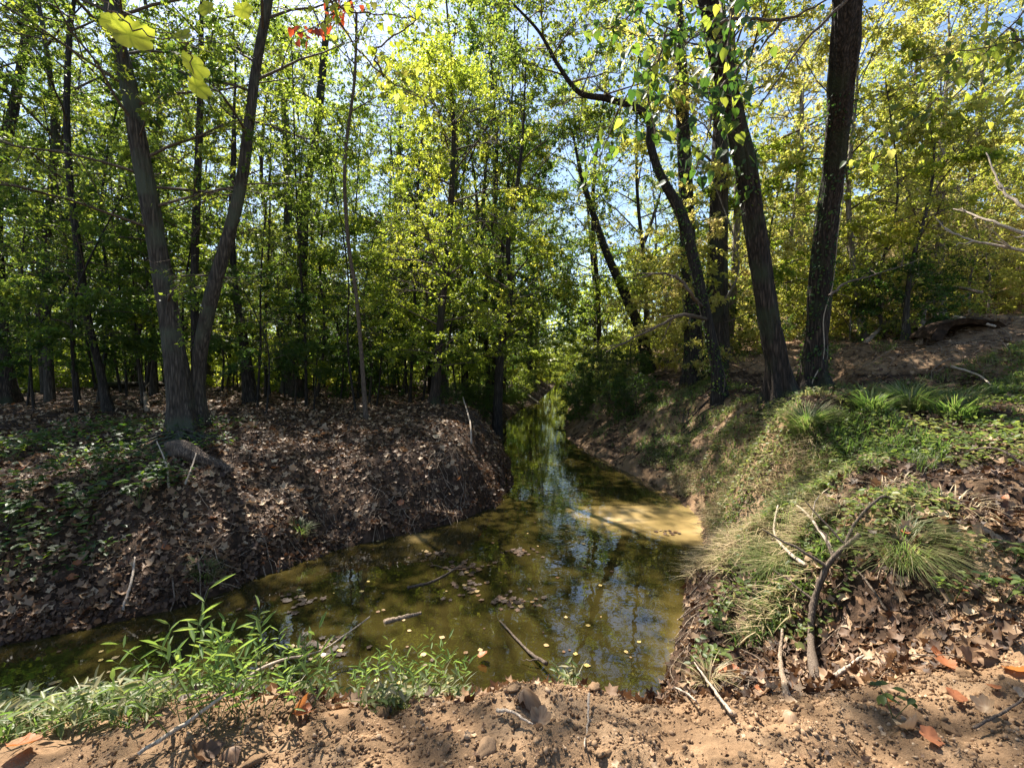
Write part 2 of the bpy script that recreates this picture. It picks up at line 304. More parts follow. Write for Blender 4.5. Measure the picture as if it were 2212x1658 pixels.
M['bark_log'] = bark_mat('bark_log', (.03, .02, .014), (.1, .07, .05), (.28, .2, .14), 1.5, 1.0)
M['dead_wood'] = bark_mat('dead_wood', (.08, .055, .035), (.22, .16, .11), (.38, .3, .22), 2, .6)

def soil_mat():
    m, n, l, b, out = newmat('soil')
    tc = n.new('ShaderNodeTexCoord')
    def no(s, d=6, r=.6):
        x = n.new('ShaderNodeTexNoise'); x.inputs['Scale'].default_value = s; x.inputs['Detail'].default_value = d; x.inputs['Roughness'].default_value = r; l.new(tc.outputs['Object'], x.inputs[0]); return x
    a, f, g_ = no(2.2), no(38, 5, .7), no(7, 6)
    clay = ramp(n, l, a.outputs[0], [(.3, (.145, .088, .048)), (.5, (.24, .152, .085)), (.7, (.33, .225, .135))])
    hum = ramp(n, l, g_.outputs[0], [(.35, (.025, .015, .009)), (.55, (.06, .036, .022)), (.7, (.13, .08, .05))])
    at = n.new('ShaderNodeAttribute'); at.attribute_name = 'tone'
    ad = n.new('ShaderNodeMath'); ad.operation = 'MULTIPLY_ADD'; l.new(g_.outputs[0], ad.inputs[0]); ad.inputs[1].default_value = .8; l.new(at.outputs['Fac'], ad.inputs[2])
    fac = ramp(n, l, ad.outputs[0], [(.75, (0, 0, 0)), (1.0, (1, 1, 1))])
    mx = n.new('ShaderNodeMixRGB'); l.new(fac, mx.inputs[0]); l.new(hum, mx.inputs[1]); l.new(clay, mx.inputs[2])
    mu = n.new('ShaderNodeMixRGB'); mu.blend_type = 'MULTIPLY'; mu.inputs[0].default_value = .6; l.new(mx.outputs[0], mu.inputs[1])
    l.new(ramp(n, l, f.outputs[0], [(.3, (.45, .42, .4)), (.65, (1, 1, 1))]), mu.inputs[2])
    l.new(mu.outputs[0], b.inputs['Base Color']); b.inputs['Roughness'].default_value = .92; b.inputs['Specular IOR Level'].default_value = .15
    bp = n.new('ShaderNodeBump'); bp.inputs['Strength'].default_value = .9; bp.inputs['Distance'].default_value = .02; l.new(f.outputs[0], bp.inputs['Height']); l.new(bp.outputs[0], b.inputs['Normal'])
    return m
M['soil'] = soil_mat()
def clod_mat():
    m, n, l, b, out = newmat('clod')
    at = n.new('ShaderNodeAttribute'); at.attribute_name = 'tone'
    tc = n.new('ShaderNodeTexCoord'); x = n.new('ShaderNodeTexNoise'); x.inputs['Scale'].default_value = 60; x.inputs['Detail'].default_value = 5; l.new(tc.outputs['Object'], x.inputs[0])
    c = ramp(n, l, at.outputs['Fac'], [(0, (.14, .082, .045)), (.35, (.235, .148, .082)), (.8, (.33, .22, .132)), (1, (.44, .32, .21))])
    mu = n.new('ShaderNodeMixRGB'); mu.blend_type = 'MULTIPLY'; mu.inputs[0].default_value = .6; l.new(c, mu.inputs[1]); l.new(ramp(n, l, x.outputs[0], [(.3, (.5, .45, .42)), (.65, (1, 1, 1))]), mu.inputs[2])
    l.new(mu.outputs[0], b.inputs['Base Color']); b.inputs['Roughness'].default_value = .95; b.inputs['Specular IOR Level'].default_value = .1
    bp = n.new('ShaderNodeBump'); bp.inputs['Strength'].default_value = .7; bp.inputs['Distance'].default_value = .006; l.new(x.outputs[0], bp.inputs['Height']); l.new(bp.outputs[0], b.inputs['Normal'])
    return m
M['clod'] = clod_mat()
def water_mat():
    m, n, l, b, out = newmat('water')
    tc = n.new('ShaderNodeTexCoord'); at = n.new('ShaderNodeAttribute'); at.attribute_name = 'tone'
    x = n.new('ShaderNodeTexNoise'); x.inputs['Scale'].default_value = .8; x.inputs['Detail'].default_value = 3; l.new(tc.outputs['Object'], x.inputs[0])
    ad = n.new('ShaderNodeMath'); ad.operation = 'MULTIPLY_ADD'; l.new(x.outputs[0], ad.inputs[0]); ad.inputs[1].default_value = .35; l.new(at.outputs['Fac'], ad.inputs[2])
    l.new(ramp(n, l, ad.outputs[0], [(.15, (.024, .019, .005)), (.5, (.045, .034, .009)), (.85, (.3, .21, .085)), (1, (.46, .34, .17))]), b.inputs['Base Color'])
    b.inputs['Roughness'].default_value = .02; b.inputs['IOR'].default_value = 1.45; b.inputs['Specular IOR Level'].default_value = 1.0
    n1 = n.new('ShaderNodeTexNoise'); n1.inputs['Scale'].default_value = 5; n1.inputs['Detail'].default_value = 2; l.new(tc.outputs['Object'], n1.inputs[0])
    rc = G(1195, 1160, 0); dn = n.new('ShaderNodeVectorMath'); dn.operation = 'DISTANCE'; l.new(tc.outputs['Object'], dn.inputs[0]); dn.inputs[1].default_value = tuple(rc)
    def mth(op, a, b_=None):
        q = n.new('ShaderNodeMath'); q.operation = op
        for i_, v_ in enumerate((a, b_)):
            if v_ is None: continue
            if isinstance(v_, (int, float)): q.inputs[i_].default_value = v_
            else: l.new(v_, q.inputs[i_])
        return q.outputs[0]
    ring = mth('MULTIPLY', mth('SINE', mth('MULTIPLY', dn.outputs['Value'], 75)), mth('MAXIMUM', mth('SUBTRACT', 1, mth('MULTIPLY', dn.outputs['Value'], 1.8)), 0))
    hsum = mth('ADD', mth('MULTIPLY', ring, .2), n1.outputs[0])
    bp = n.new('ShaderNodeBump'); bp.inputs['Strength'].default_value = .06; bp.inputs['Distance'].default_value = .03; l.new(hsum, bp.inputs['Height'])
    l.new(bp.outputs[0], b.inputs['Normal'])
    return m
M['water'] = water_mat()

# ---------------------------------------------------------------- ground sheet
NX, NY = 390, 480
uu = np.linspace(-1, 1, NX); xs = 0.4 + 95 * np.sinh(5.0 * uu) / math.sinh(5.0)
vv = np.linspace(-.42, 1, NY); ys = 2.4 + 125 * np.sinh(4.3 * vv) / math.sinh(4.3)
XX, YY = np.meshgrid(xs, ys); ZZ = height(XX, YY); SS = shore(XX, YY); LFT = is_left(XX, YY)
clay = np.zeros_like(XX)
fgm = np.clip((3.4 - YY) / .4, 0, 1) * np.clip((7 - np.abs(XX)) / 2, 0, 1)
gz, gx = np.gradient(ZZ, axis=0), np.gradient(ZZ, axis=1)
slope = np.hypot(gz / np.gradient(YY, axis=0), gx / np.gradient(XX, axis=1))
clay = np.maximum(fgm * .8, np.where(LFT, .12 * np.clip(slope, 0, 1), .22 + .55 * np.clip(slope - .25, 0, .9)))
clay = np.where((~LFT) & (YY > 2.75) & (YY < 5.2) & (XX > .9) & (XX < 2.75), clay * .3, clay)  # gully soil darkened: its shade painted into the colour, along with dark litter
clay = np.where((~LFT) & (XX > 6) & (ZZ > 2.4), .55, clay)
g = Geo(); i, j = np.meshgrid(np.arange(NY - 1), np.arange(NX - 1), indexing='ij'); b0 = (i * NX + j).ravel()
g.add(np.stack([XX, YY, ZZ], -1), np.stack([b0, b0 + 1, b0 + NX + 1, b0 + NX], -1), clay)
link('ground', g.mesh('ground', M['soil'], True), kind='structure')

# water sheet: fine grid near so that shallow shores can be tinted
wx = np.linspace(-12, 13, 150); wy = np.concatenate([np.linspace(1.0, 12, 150), np.linspace(12.3, 92, 90)])
WX, WY = np.meshgrid(wx, wy); ws = -shore(WX, WY); g = Geo()
WZ = np.zeros_like(WX)
shal_sun = np.clip(1 - ws / 0.55, 0, 1) * np.where((WX > 1.2) & (WY < 12), .35, .1) + .72 * np.exp(-((WX - 2.1) ** 2 / 1.7 + (WY - 7.7) ** 2 / 1.1)) * (1 + .35 * fbm(WX, WY, 1.6, 3, 91)) + .5 * np.exp(-((WX + 1.35) ** 2 + (WY - 6.7) ** 2) / .1)  # shore band and ochre shallows, with sunlit brightness painted into the tint
i, j = np.meshgrid(np.arange(len(wy) - 1), np.arange(len(wx) - 1), indexing='ij'); b0 = (i * len(wx) + j).ravel()
okf = (ws.ravel()[b0] > -1.2)
b0 = b0[okf]; g.add(np.stack([WX, WY, WZ], -1), np.stack([b0, b0 + 1, b0 + len(wx) + 1, b0 + len(wx)], -1), shal_sun)
link('creek_water', g.mesh('creek_water', M['water'], True), kind='structure')

# ---------------------------------------------------------------- sunlit gaps in the canopy (leaves cut away so the sun reaches chosen spots)
GAPS = []
def gap(px, py, r): q = hit(px, py); GAPS.append((q, r))
for a in [(1150, 1600, .5), (800, 1620, .4), (1450, 1600, .55), (1330, 1110, .8), (1420, 1130, .6), (900, 1165, .25), (200, 855, 1.1), (450, 1450, .35), (560, 1500, .3), (700, 1480, .3),
          (1000, 960, .6), (850, 1000, .4), (930, 880, .5), (1900, 1040, .6), (2050, 1130, .5), (1740, 910, .5), (1900, 760, 1.5), (2050, 720, 1.2), (1650, 1200, .4), (1620, 1060, .5),
          (300, 860, .7), (600, 830, .8), (1250, 1000, .4), (1900, 830, .6), (1560, 790, 1.0), (2100, 980, .5), (1600, 1000, .4), (450, 1000, .5), (650, 950, .6), (800, 930, .5), (550, 1100, .35), (750, 1050, .45), (300, 1150, .4), (950, 1010, .5), (100, 1200, .35), (1000, 900, .5), (700, 870, .6), (1215, 880, .9), (1200, 850, 1.3), (1380, 1115, 1.0), (900, 970, .6), (550, 900, .8)]:
    gap(*a)
_su = unit(np.cross(SUN, np.array([0, 0, 1.]))); _sv = np.cross(SUN, _su)
def sunlit_cull(pos, keep=0.06, own=False):
    a, b = pos @ _su, pos @ _sv
    k = np.ones(len(pos), bool) if own else ~((noise2(a, b, .75, 31) + .5 * noise2(a, b, 1.9, 32) > .02) & (rng.random(len(pos)) > .12))
    for q, r in GAPS:
        if own and (q[2] > 2.2 or q[1] > 11): continue
        d = pos - q; t = d @ SUN; pr = np.linalg.norm(d - t[:, None] * SUN, axis=1)
        k &= ~((t > .3) & (pr < r * (1 + .35 * noise3(pos * .9, 3))) & (rng.random(len(pos)) > keep))
    return k

Jb = (0, 13.0)
for pz in ((955, 560, 1.3), (975, 420, 1.7), (985, 300, 1.5), (930, 330, 1.3), (1040, 380, 1.3), (880, 420, 1.2)): GAPS.append((P(pz[0], pz[1], Jb[1]), pz[2]))
# ---------------------------------------------------------------- trees
def crown(gb, gl, path, rad, f0=.35, f1=1.0, nl=16, L=2.2, up=25, subs=7, twigs=5, nleaf=16, ls=.09, tpl=DIAMOND, droop=.15, prof='round', flat=.6, cull=True, tl=.45, maxr=.05, dirbias=None, world=None):
    ls = ls * .74; nleaf = int(nleaf * 2.7)
    m = len(path); f = f0 + (f1 - f0) * (np.arange(nl) + rng.random(nl)) / nl; fi = f * (m - 1); i0 = np.clip(fi.astype(int), 0, m - 2); fr = (fi - i0)[:, None]
    p0 = path[i0] * (1 - fr) + path[i0 + 1] * fr; r0 = rad[i0] * (1 - fr[:, 0]) + rad[i0 + 1] * fr[:, 0]
    az = np.arange(nl) * 2.4 + rng.random() * 6 + R3(nl) * .5
    if dirbias is not None: az = dirbias + R3(nl) * 1.1
    el = np.radians(up + 15 * R3(nl)) + np.radians(30) * (f - f0) / (f1 - f0 + 1e-6)
    ff = (f - f0) / (f1 - f0 + 1e-6)
    pf = {'round': .45 + .75 * np.sin(np.pi * np.clip(ff * .85 + .1, 0, 1)), 'cone': 1.15 - .85 * ff, 'vase': .5 + .7 * ff}[prof]
    Ln = L * pf * (.75 + .5 * rng.random(nl))
    d = np.stack([np.cos(az) * np.cos(el), np.sin(az) * np.cos(el), np.sin(el)], -1)
    t = np.linspace(0, 1, 6)
    LP = p0[:, None] + d[:, None] * (t[None, :, None] * Ln[:, None, None]); LP[:, :, 2] += (-droop * Ln[:, None]) * t[None] ** 2
    LP += R3(nl, 6, 3) * (.05 * Ln[:, None, None]) * t[None, :, None]
    lr = np.minimum(r0 * .5, np.minimum(maxr * .6, .008 + .009 * Ln))[:, None] * (1 - .82 * t[None])
    tubes(gb, LP, lr, 5)
    # sub branches
    ns = nl * subs; li = np.repeat(np.arange(nl), subs); ts = .18 + .82 * rng.random(ns); k = ts * 5; k0 = np.clip(k.astype(int), 0, 4); kf = (k - k0)[:, None]
    sp = LP[li, k0] * (1 - kf) + LP[li, k0 + 1] * kf; base = unit(LP[li, k0 + 1] - LP[li, k0])
    sd = unit(base * .7 + unit(R3(ns, 3) * np.array([1, 1, flat])) * 1.0); sL = Ln[li] * (.55 - .3 * ts) * (.7 + .6 * rng.random(ns)) + .15
    t3 = np.linspace(0, 1, 4); SP = sp[:, None] + sd[:, None] * (t3[None, :, None] * sL[:, None, None]); SP[:, :, 2] += -droop * .8 * sL[:, None] * t3[None] ** 2
    SP += R3(ns, 4, 3) * .05 * sL[:, None, None] * t3[None, :, None]
    tubes(gb, SP, np.minimum(.5 * lr[li, k0], .004 + .007 * sL)[:, None] * (1 - .7 * t3[None]), 4)
    # twigs
    nt_ = ns * twigs; si = np.repeat(np.arange(ns), twigs); tt = .15 + .85 * rng.random(nt_); k = tt * 3; k0 = np.clip(k.astype(int), 0, 2); kf = (k - k0)[:, None]
    tp = SP[si, k0] * (1 - kf) + SP[si, k0 + 1] * kf; tb = unit(SP[si, k0 + 1] - SP[si, k0])
    td = unit(tb * .6 + unit(R3(nt_, 3) * np.array([1, 1, flat * .8]))); tL = tl * (.5 + rng.random(nt_))
    te = tp + td * tL[:, None]; te[:, 2] -= droop * .7 * tL
    tubes(gb, np.stack([tp, te], 1), np.stack([np.full(nt_, .0035), np.full(nt_, .0015)], 1), 3)
    # leaves
    n = nt_ * nleaf; ti = np.repeat(np.arange(nt_), nleaf); q = rng.random(n)[:, None]
    pos = tp[ti] * (1 - q) + te[ti] * q + R3(n, 3) * ls * .55
    if world is not None:
        keep = (noise3(pos * .75, 41) + .5 * noise3(pos * 1.7, 42) > -.12) | (rng.random(n) < .1)
    else:
        keep = sunlit_cull(pos, own=(cull == 'gaps')) if cull else np.ones(n, bool)
        near = np.linalg.norm(pos - CAMP, axis=1); keep &= near > 2.6
    pos = pos[keep]; ti = ti[keep]; n = len(pos)
    ax = unit(td[ti] * .5 + R3(n, 3) * .9 + np.array([0, 0, -.25])); nr = unit(R3(n, 3) * .75 + np.array([0, 0, 1.]))
    size = ls * (.6 + .75 * rng.random(n))
    tone = np.clip(.42 + .28 * noise3(pos * .8, 9) + .22 * R3(n), 0, 1)
    leaves(gl, pos, ax, nr, size, tpl, tone)

def px_tree(name, label, pts, kind='bark_grey', leaf='leaf_green', d0=None, top=None, K=20, n=64, bark=.05, flare=.6, crowns=(), group=None, cat='tree', extra=None, seed=0, lobes=5):
    """pts: (px,py,width px, depth offset) ; the first one stands on the ground"""
    base = hit(pts[0][0], pts[0][1]) if d0 is None else None
    D = base[1] if base is not None else d0
    if base is None: b = P(pts[0][0], pts[0][1], D); base = np.array([b[0], b[1], float(height(b[:1], b[1:2])[0])])
    W = [base - np.array([0, 0, .25])]; Rr = [pts[0][2] * D / FPX / 2]
    Rr[0] /= math.hypot(1, (pts[0][0] - CX) / FPX)
    for (px, py, wd, do) in pts[1:]:
        W.append(P(px, py, D + do)); Rr.append(wd * (D + do) / FPX / 2 / math.hypot(1, (px - CX) / FPX) * .93)
    W = np.array(W); Rr = np.array(Rr)
    if W[1][2] < base[2]: W[1][2] = base[2] + .3
    if top is not None:
        dirv = unit((W[-1] - W[-2])[None])[0]; dirv = unit((dirv + np.array([0, 0, .5]))[None])[0]
        hgt = max(top, W[-1][2] + 3.5) - W[-1][2]; nst = 3
        for s in range(1, nst + 1):
            W = np.vstack([W, W[-1] + dirv * hgt / nst / max(dirv[2], .4) + R3(3) * .12]); Rr = np.append(Rr, max(Rr[-1] * .62, .012))
    root = thing(name, label, cat, base, group)
    W = W - base
    g = Geo(); path, rad = trunk_geo(g, W, Rr, n, K, bark, flare, seed + len(name), lobes)
    link('trunk', g.mesh('trunk', M[kind], True), root)
    wpath = path + base
    if crowns:
        gb, gl = Geo(), Geo()
        for c in crowns: crown(gb, gl, wpath, rad, **c)
        for q in (gb, gl): q.v = [a - base.astype(np.float32) for a in q.v]
        if gb.n: link('branches', gb.mesh('branches', M['twig'], False), root, kind='stuff')
        if gl.n: link('crown', gl.mesh('crown', M[leaf]), root, kind='stuff')
    return root, wpath, rad, base

def ivy(root, base, path, rad, n, f0=0, f1=.7, ls=.07, leaf='leaf_dark', off=.06, name='ivy'):
    m = len(path); f = (f0 + (f1 - f0) * rng.random(n)) * (m - 1); i0 = np.clip(f.astype(int), 0, m - 2); fr = (f - i0)[:, None]
    c = path[i0] * (1 - fr) + path[i0 + 1] * fr; r = rad[i0]
    a = rng.random(n) * 6.283; clump = noise3(np.stack([np.cos(a) * 1.5, np.sin(a) * 1.5, c[:, 2] * 1.5], -1), 5)
    k = clump > -.15; c, r, a = c[k], r[k], a[k]; n = len(c)
    o = np.stack([np.cos(a), np.sin(a), np.zeros(n)], -1); pos = c + o * (r + off * rng.random(n) * (1 + clump[k]))[:, None] - base
    gl = Geo(); leaves(gl, pos, unit(o * .4 + R3(n, 3) * .7 + np.array([0, 0, -.6])), unit(o + R3(n, 3) * .5), ls * (.6 + .8 * rng.random(n)), OVAL)
    link(name, gl.mesh(name, M[leaf]), root, kind='stuff')
def clinging_vine(root, base, path, rad, f0, f1, a0, turns, r=.015, mat='twig_pale'):
    m = len(path); t = np.linspace(0, 1, 40); f = (f0 + (f1 - f0) * t) * (m - 1); i0 = np.clip(f.astype(int), 0, m - 2); fr = (f - i0)[:, None]
    c = path[i0] * (1 - fr) + path[i0 + 1] * fr; a = a0 + turns * t * 6.28 + .3 * np.sin(t * 17 + a0)
    pos = c + np.stack([np.cos(a), np.sin(a), 0 * a], -1) * (rad[i0] * 1.04 + r * .5)[:, None] - base
    g = Geo(); tubes(g, pos[None], np.full((1, 40), r) * (1 - .5 * t)[None], 6); link('vine_stem', g.mesh('vine_stem', M[mat], True), root)

big = dict(nl=18, L=3.0, up=20, subs=6, twigs=5, nleaf=12, ls=.10, f0=.42, f1=1, prof='round')
tA = px_tree('forked_tree', 'thick grey trunk of the forked tree leaning left on the leafy left bank', [(398, 925, 62, 0), (388, 840, 62, 0), (372, 720, 55, 0), (345, 560, 50, 0), (320, 420, 48, -.1), (298, 300, 45, -.2), (272, 160, 41, -.3), (245, 40, 38, -.4)],
             'bark_grey', 'leaf_green', top=15, n=110, K=40, flare=.8, crowns=[dict(big, f0=.4, nl=22), dict(f0=.2, f1=.5, nl=6, L=2.2, up=10, subs=6, twigs=5, nleaf=14, ls=.09, flat=.3)])
tB = px_tree('leaning_tree', 'slimmer grey trunk leaning right beside the thick forked trunk', [(428, 915, 42, .15), (428, 800, 36, .1), (452, 660, 36, 0), (490, 520, 32, 0), (520, 400, 28, 0), (540, 250, 25, 0), (556, 130, 23, 0), (580, 0, 21, 0)],
             'bark_grey', 'leaf_green', top=13, n=80, K=22, crowns=[dict(big, f0=.45, nl=16, L=2.6), dict(f0=.8, f1=1, nl=7, L=4.2, up=0, dirbias=-.2, subs=7, twigs=5, nleaf=4, ls=.12, cull=False, droop=.05, maxr=.09)])  # second crown: limbs added above the view to shade the near right soil
tC = px_tree('slim_tree', 'slim dark trunk rising straight between the two forked trunks', [(432, 885, 26, 0), (425, 780, 22, 0), (420, 620, 20, 0), (425, 430, 19, 0), (431, 280, 17, 0), (434, 120, 14, 0)], 'bark_dark', 'leaf_green', top=12, crowns=[dict(big, f0=.3, L=1.9, nl=16, nleaf=14)])
tD = px_tree('reddish_tree', 'reddish brown trunk cut by the left edge of the picture', [(22, 872, 52, 0), (12, 790, 40, 0), (4, 700, 34, 0), (-4, 560, 30, 0), (-8, 400, 28, 0), (-14, 220, 26, 0)], 'bark_brown', 'leaf_green', top=13, crowns=[dict(big, f0=.4, nl=16)])
tD2 = px_tree('curving_tree', 'dark trunk curving up through the top left corner', [(-60, 850, 40, 2), (-50, 650, 34, 2), (-10, 430, 30, 2), (18, 290, 29, 2), (46, 150, 27, 2), (62, 50, 25, 2), (78, -60, 24, 2)], 'bark_dark', 'leaf_green', top=14, crowns=[dict(big, f0=.5, nl=14)])
tE = px_tree('bowed_tree', 'thin bowed trunk left of the forked tree over sunlit pinkish litter', [(238, 888, 26, 0), (216, 800, 20, 0), (188, 680, 20, 0), (172, 560, 21, 0), (152, 400, 19, 0), (144, 240, 17, 0), (150, 80, 15, 0)], 'bark_dark', 'leaf_green', top=11, crowns=[dict(big, f0=.22, nl=20, L=2.2, up=5, flat=.25, droop=.2, ls=.1)])
tF = px_tree('twisted_tree', 'short twisted trunk with a wide foot right of the forked tree', [(545, 872, 38, 0), (533, 800, 30, 0), (524, 720, 22, 0), (508, 620, 17, 0), (500, 480, 15, 0), (505, 330, 13, 0)], 'bark_dark', 'leaf_green', top=10, crowns=[dict(big, f0=.2, nl=20, L=2.0, up=8, flat=.4)])
tG = px_tree('double_tree', 'right trunk of the close pair in the left middle woods', [(642, 858, 32, 0), (646, 780, 26, 0), (652, 600, 24, 0), (660, 420, 22, 0), (682, 300, 20, 0), (700, 120, 17, 0)], 'bark_brown', 'leaf_green', top=15, crowns=[dict(big, f0=.25, nl=20, ls=.12)])
tG2 = px_tree('double_tree', 'left trunk of the close pair in the left middle woods', [(618, 850, 26, .3), (620, 780, 22, .3), (620, 600, 21, .3), (622, 420, 19, .3), (616, 250, 17, .3)], 'bark_grey', 'leaf_green', top=15, crowns=[dict(big, f0=.3, nl=16, ls=.12)])
tH = px_tree('whip_tree', 'very thin pale sapling stem standing tall left of the creek', [(792, 832, 11, 0), (772, 660, 9, 0), (752, 520, 9, 0), (745, 350, 8, 0), (766, 170, 7, 0), (770, 30, 6, 0)], 'twig', 'leaf_bright', d0=11.5, K=10, flare=.3, crowns=[dict(f0=.6, f1=1, nl=10, L=1.4, up=20, subs=5, twigs=4, nleaf=9, ls=.1)])
tI = px_tree('arching_tree', 'dark leaning trunk with a branch arching over to the right', [(803, 828, 30, 0), (822, 730, 25, 0), (838, 630, 22, 0), (846, 560, 18, 0), (858, 460, 15, 0), (862, 330, 12, 0)], 'bark_dark', 'leaf_green', top=12, crowns=[dict(big, f0=.35, nl=18, L=2.6, ls=.13)])
Jd = 13.0
tJ = px_tree('bright_tree', 'sunlit yellow green tree on the left bank beside the creek', [(938, 848, 22, 0), (948, 740, 18, 0), (957, 640, 17, 0), (966, 560, 16, 0), (976, 400, 13, 0), (980, 280, 10, 0), (972, 170, 7, 0)], 'bark_brown', 'leaf_bright', d0=Jd,
             crowns=[dict(f0=.1, f1=1, nl=36, L=2.0, up=15, subs=8, twigs=5, nleaf=11, ls=.095, prof='round', droop=.1, cull='gaps')])
tK = px_tree('creekside_tree', 'crooked trunk at the bend of the left bank', [(1072, 850, 22, 0), (1080, 770, 19, 0), (1088, 710, 17, 0), (1102, 640, 13, 0), (1098, 520, 11, 0), (1120, 380, 9, 0)], 'bark_dark', 'leaf_green', d0=16, top=14, crowns=[dict(big, f0=.12, nl=28, L=3.0, ls=.15)])
# right bank
tM = px_tree('ivy_tree', 'upright ivy covered trunk behind the crooked tree on the right bank', [(1508, 815, 52, 0), (1498, 740, 42, 0), (1490, 600, 38, 0), (1482, 420, 34, 0), (1475, 260, 30, 0), (1470, 100, 26, 0)], 'bark_dark', 'leaf_green', top=15, K=22, crowns=[dict(big, f0=.5, nl=18, ls=.12)])
ivy(tM[0], tM[3], tM[1], tM[2], 2200, 0, .7, .07, off=.16)
tN = px_tree('crooked_tree', 'crooked dark tree bending left over the creek', [(1558, 858, 34, 0), (1545, 780, 27, 0), (1525, 680, 26, 0), (1498, 560, 27, 0), (1470, 460, 26, -.1), (1425, 375, 20, -.3), (1405, 310, 20, -.4), (1404, 262, 22, -.5), (1372, 232, 18, -.6), (1312, 213, 15, -.8), (1252, 200, 12, -1.0), (1205, 140, 9, -1.2), (1165, 70, 7, -1.4), (1110, 10, 5, -1.6)],
             'bark_dark', 'leaf_green', n=110, K=18, flare=.5, crowns=[dict(f0=.62, f1=1, nl=12, L=1.5, up=10, subs=7, twigs=5, nleaf=11, ls=.085, flat=.7)])
ivy(tN[0], tN[3], tN[1], tN[2], 1100, .02, .4, .06, off=.08)
tO = px_tree('straight_tree', 'straight reddish brown trunk left of the two big right trunks', [(1548, 805, 46, 0), (1544, 740, 41, 0), (1545, 600, 40, 0), (1552, 400, 37, 0), (1556, 250, 33, 0), (1560, 100, 29, 0)], 'bark_brown', 'leaf_yellow', top=16, K=22, crowns=[dict(big, f0=.5, nl=18, ls=.12)])
tP = px_tree('grey_pole_tree', 'thin grey trunk tight behind the straight brown trunk', [(1567, 780, 22, 0), (1566, 700, 19, 0), (1564, 560, 18, 0), (1566, 400, 17, 0), (1568, 200, 15, 0)], 'bark_grey', 'leaf_yellow', top=15, crowns=[dict(big, f0=.4, nl=14, ls=.13)])
tQ = px_tree('big_left_leaning_tree', 'big furrowed trunk leaning left, left one of the two thickest on the right bank', [(1692, 862, 62, 0), (1680, 790, 56, 0), (1660, 680, 52, 0), (1640, 560, 52, 0), (1612, 370, 52, -.3), (1578, 220, 52, -.7), (1548, 80, 52, -1.0), (1525, -60, 50, -1.2)],
             'bark_brown', 'leaf_green', top=14, n=140, K=64, bark=.08, flare=.95, crowns=[dict(big, f0=.72, nl=18, L=3.0)])
tR = px_tree('big_upright_tree', 'big furrowed upright trunk, right one of the two thickest on the right bank', [(1757, 842, 62, 0), (1760, 770, 54, 0), (1768, 660, 54, -.1), (1780, 540, 55, -.3), (1800, 370, 56, -.8), (1815, 210, 63, -1.5), (1826, 80, 70, -2.0), (1834, -60, 74, -2.3)],
             'bark_brown', 'leaf_green', top=14, n=140, K=64, bark=.08, flare=.95, crowns=[dict(big, f0=.72, nl=18, L=3.0)])
ivy(tR[0], tR[3], tR[1], tR[2], 1500, .05, .5, .06, off=.08); ivy(tQ[0], tQ[3], tQ[1], tQ[2], 900, .35, .75, .09, off=.06)
clinging_vine(tR[0], tR[3], tR[1], tR[2], .02, .42, 4.2, .3, .014); clinging_vine(tR[0], tR[3], tR[1], tR[2], .02, .3, 5.2, .4, .011)
clinging_vine(tR[0], tR[3], tR[1], tR[2], .05, .5, 3.6, -.3, .01, 'twig'); clinging_vine(tM[0], tM[3], tM[1], tM[2], .02, .4, 4.5, .5, .018, 'twig'); clinging_vine(tN[0], tN[3], tN[1], tN[2], .02, .33, 5.0, .8, .02, 'twig')
tS = px_tree('slanting_tree', 'dark slanting tree with vines over the far right bank', [(1402, 800, 28, 0), (1388, 730, 24, 0), (1352, 640, 22, 0), (1312, 550, 18, 0), (1284, 470, 15, 0), (1262, 400, 12, 0)], 'bark_dark', 'leaf_yellow', top=11, crowns=[dict(big, f0=.3, nl=18, L=2.2, nleaf=11, ls=.12)])
tS2 = px_tree('forking_tree', 'thin forking tree right of the slanting tree', [(1372, 770, 16, 3), (1370, 650, 14, 3), (1378, 560, 13, 3), (1400, 500, 9, 3), (1420, 440, 7, 3)], 'bark_dark', 'leaf_yellow', top=10, crowns=[dict(big, f0=.35, nl=16, L=2.2, nleaf=9, ls=.12)])
tT = px_tree('whitish_tree', 'whitish trunk on the sunny slope right of the big trunks', [(1868, 728, 20, 0), (1852, 640, 17, 0), (1842, 560, 15, 0), (1832, 420, 13, 0), (1840, 300, 11, 0)], 'bark_pale', 'leaf_yellow', top=13, crowns=[dict(big, f0=.3, nl=22, L=2.6, ls=.12)])
tU = px_tree('bent_sapling', 'thin bent sapling in front of the sunny slope', [(1955, 735, 20, 0), (1960, 640, 14, 0), (1972, 560, 12, 0), (1992, 490, 10, 0), (2012, 400, 8, 0), (2020, 300, 5, 0)], 'bark_grey', 'leaf_yellow', crowns=[dict(f0=.4, f1=1, nl=16, L=1.9, up=15, subs=6, twigs=5, nleaf=12, ls=.09)])
tV = px_tree('pale_snag', 'pale straight trunk behind the dark root mound at right', [(2032, 685, 30, 1), (2030, 600, 24, 1), (2030, 480, 21, 1), (2034, 330, 18, 1)], 'bark_pale', 'leaf_yellow', top=13, crowns=[dict(big, f0=.3, nl=20, L=2.6, ls=.11)])
tW = px_tree('hidden_tree', 'pale trunk half hidden behind the big upright trunk', [(1732, 730, 28, 4), (1730, 600, 22, 4), (1730, 420, 20, 4), (1728, 280, 18, 4)], 'bark_pale', 'leaf_tan', top=15, crowns=[dict(big, f0=.3, nl=20, L=3, ls=.14)])

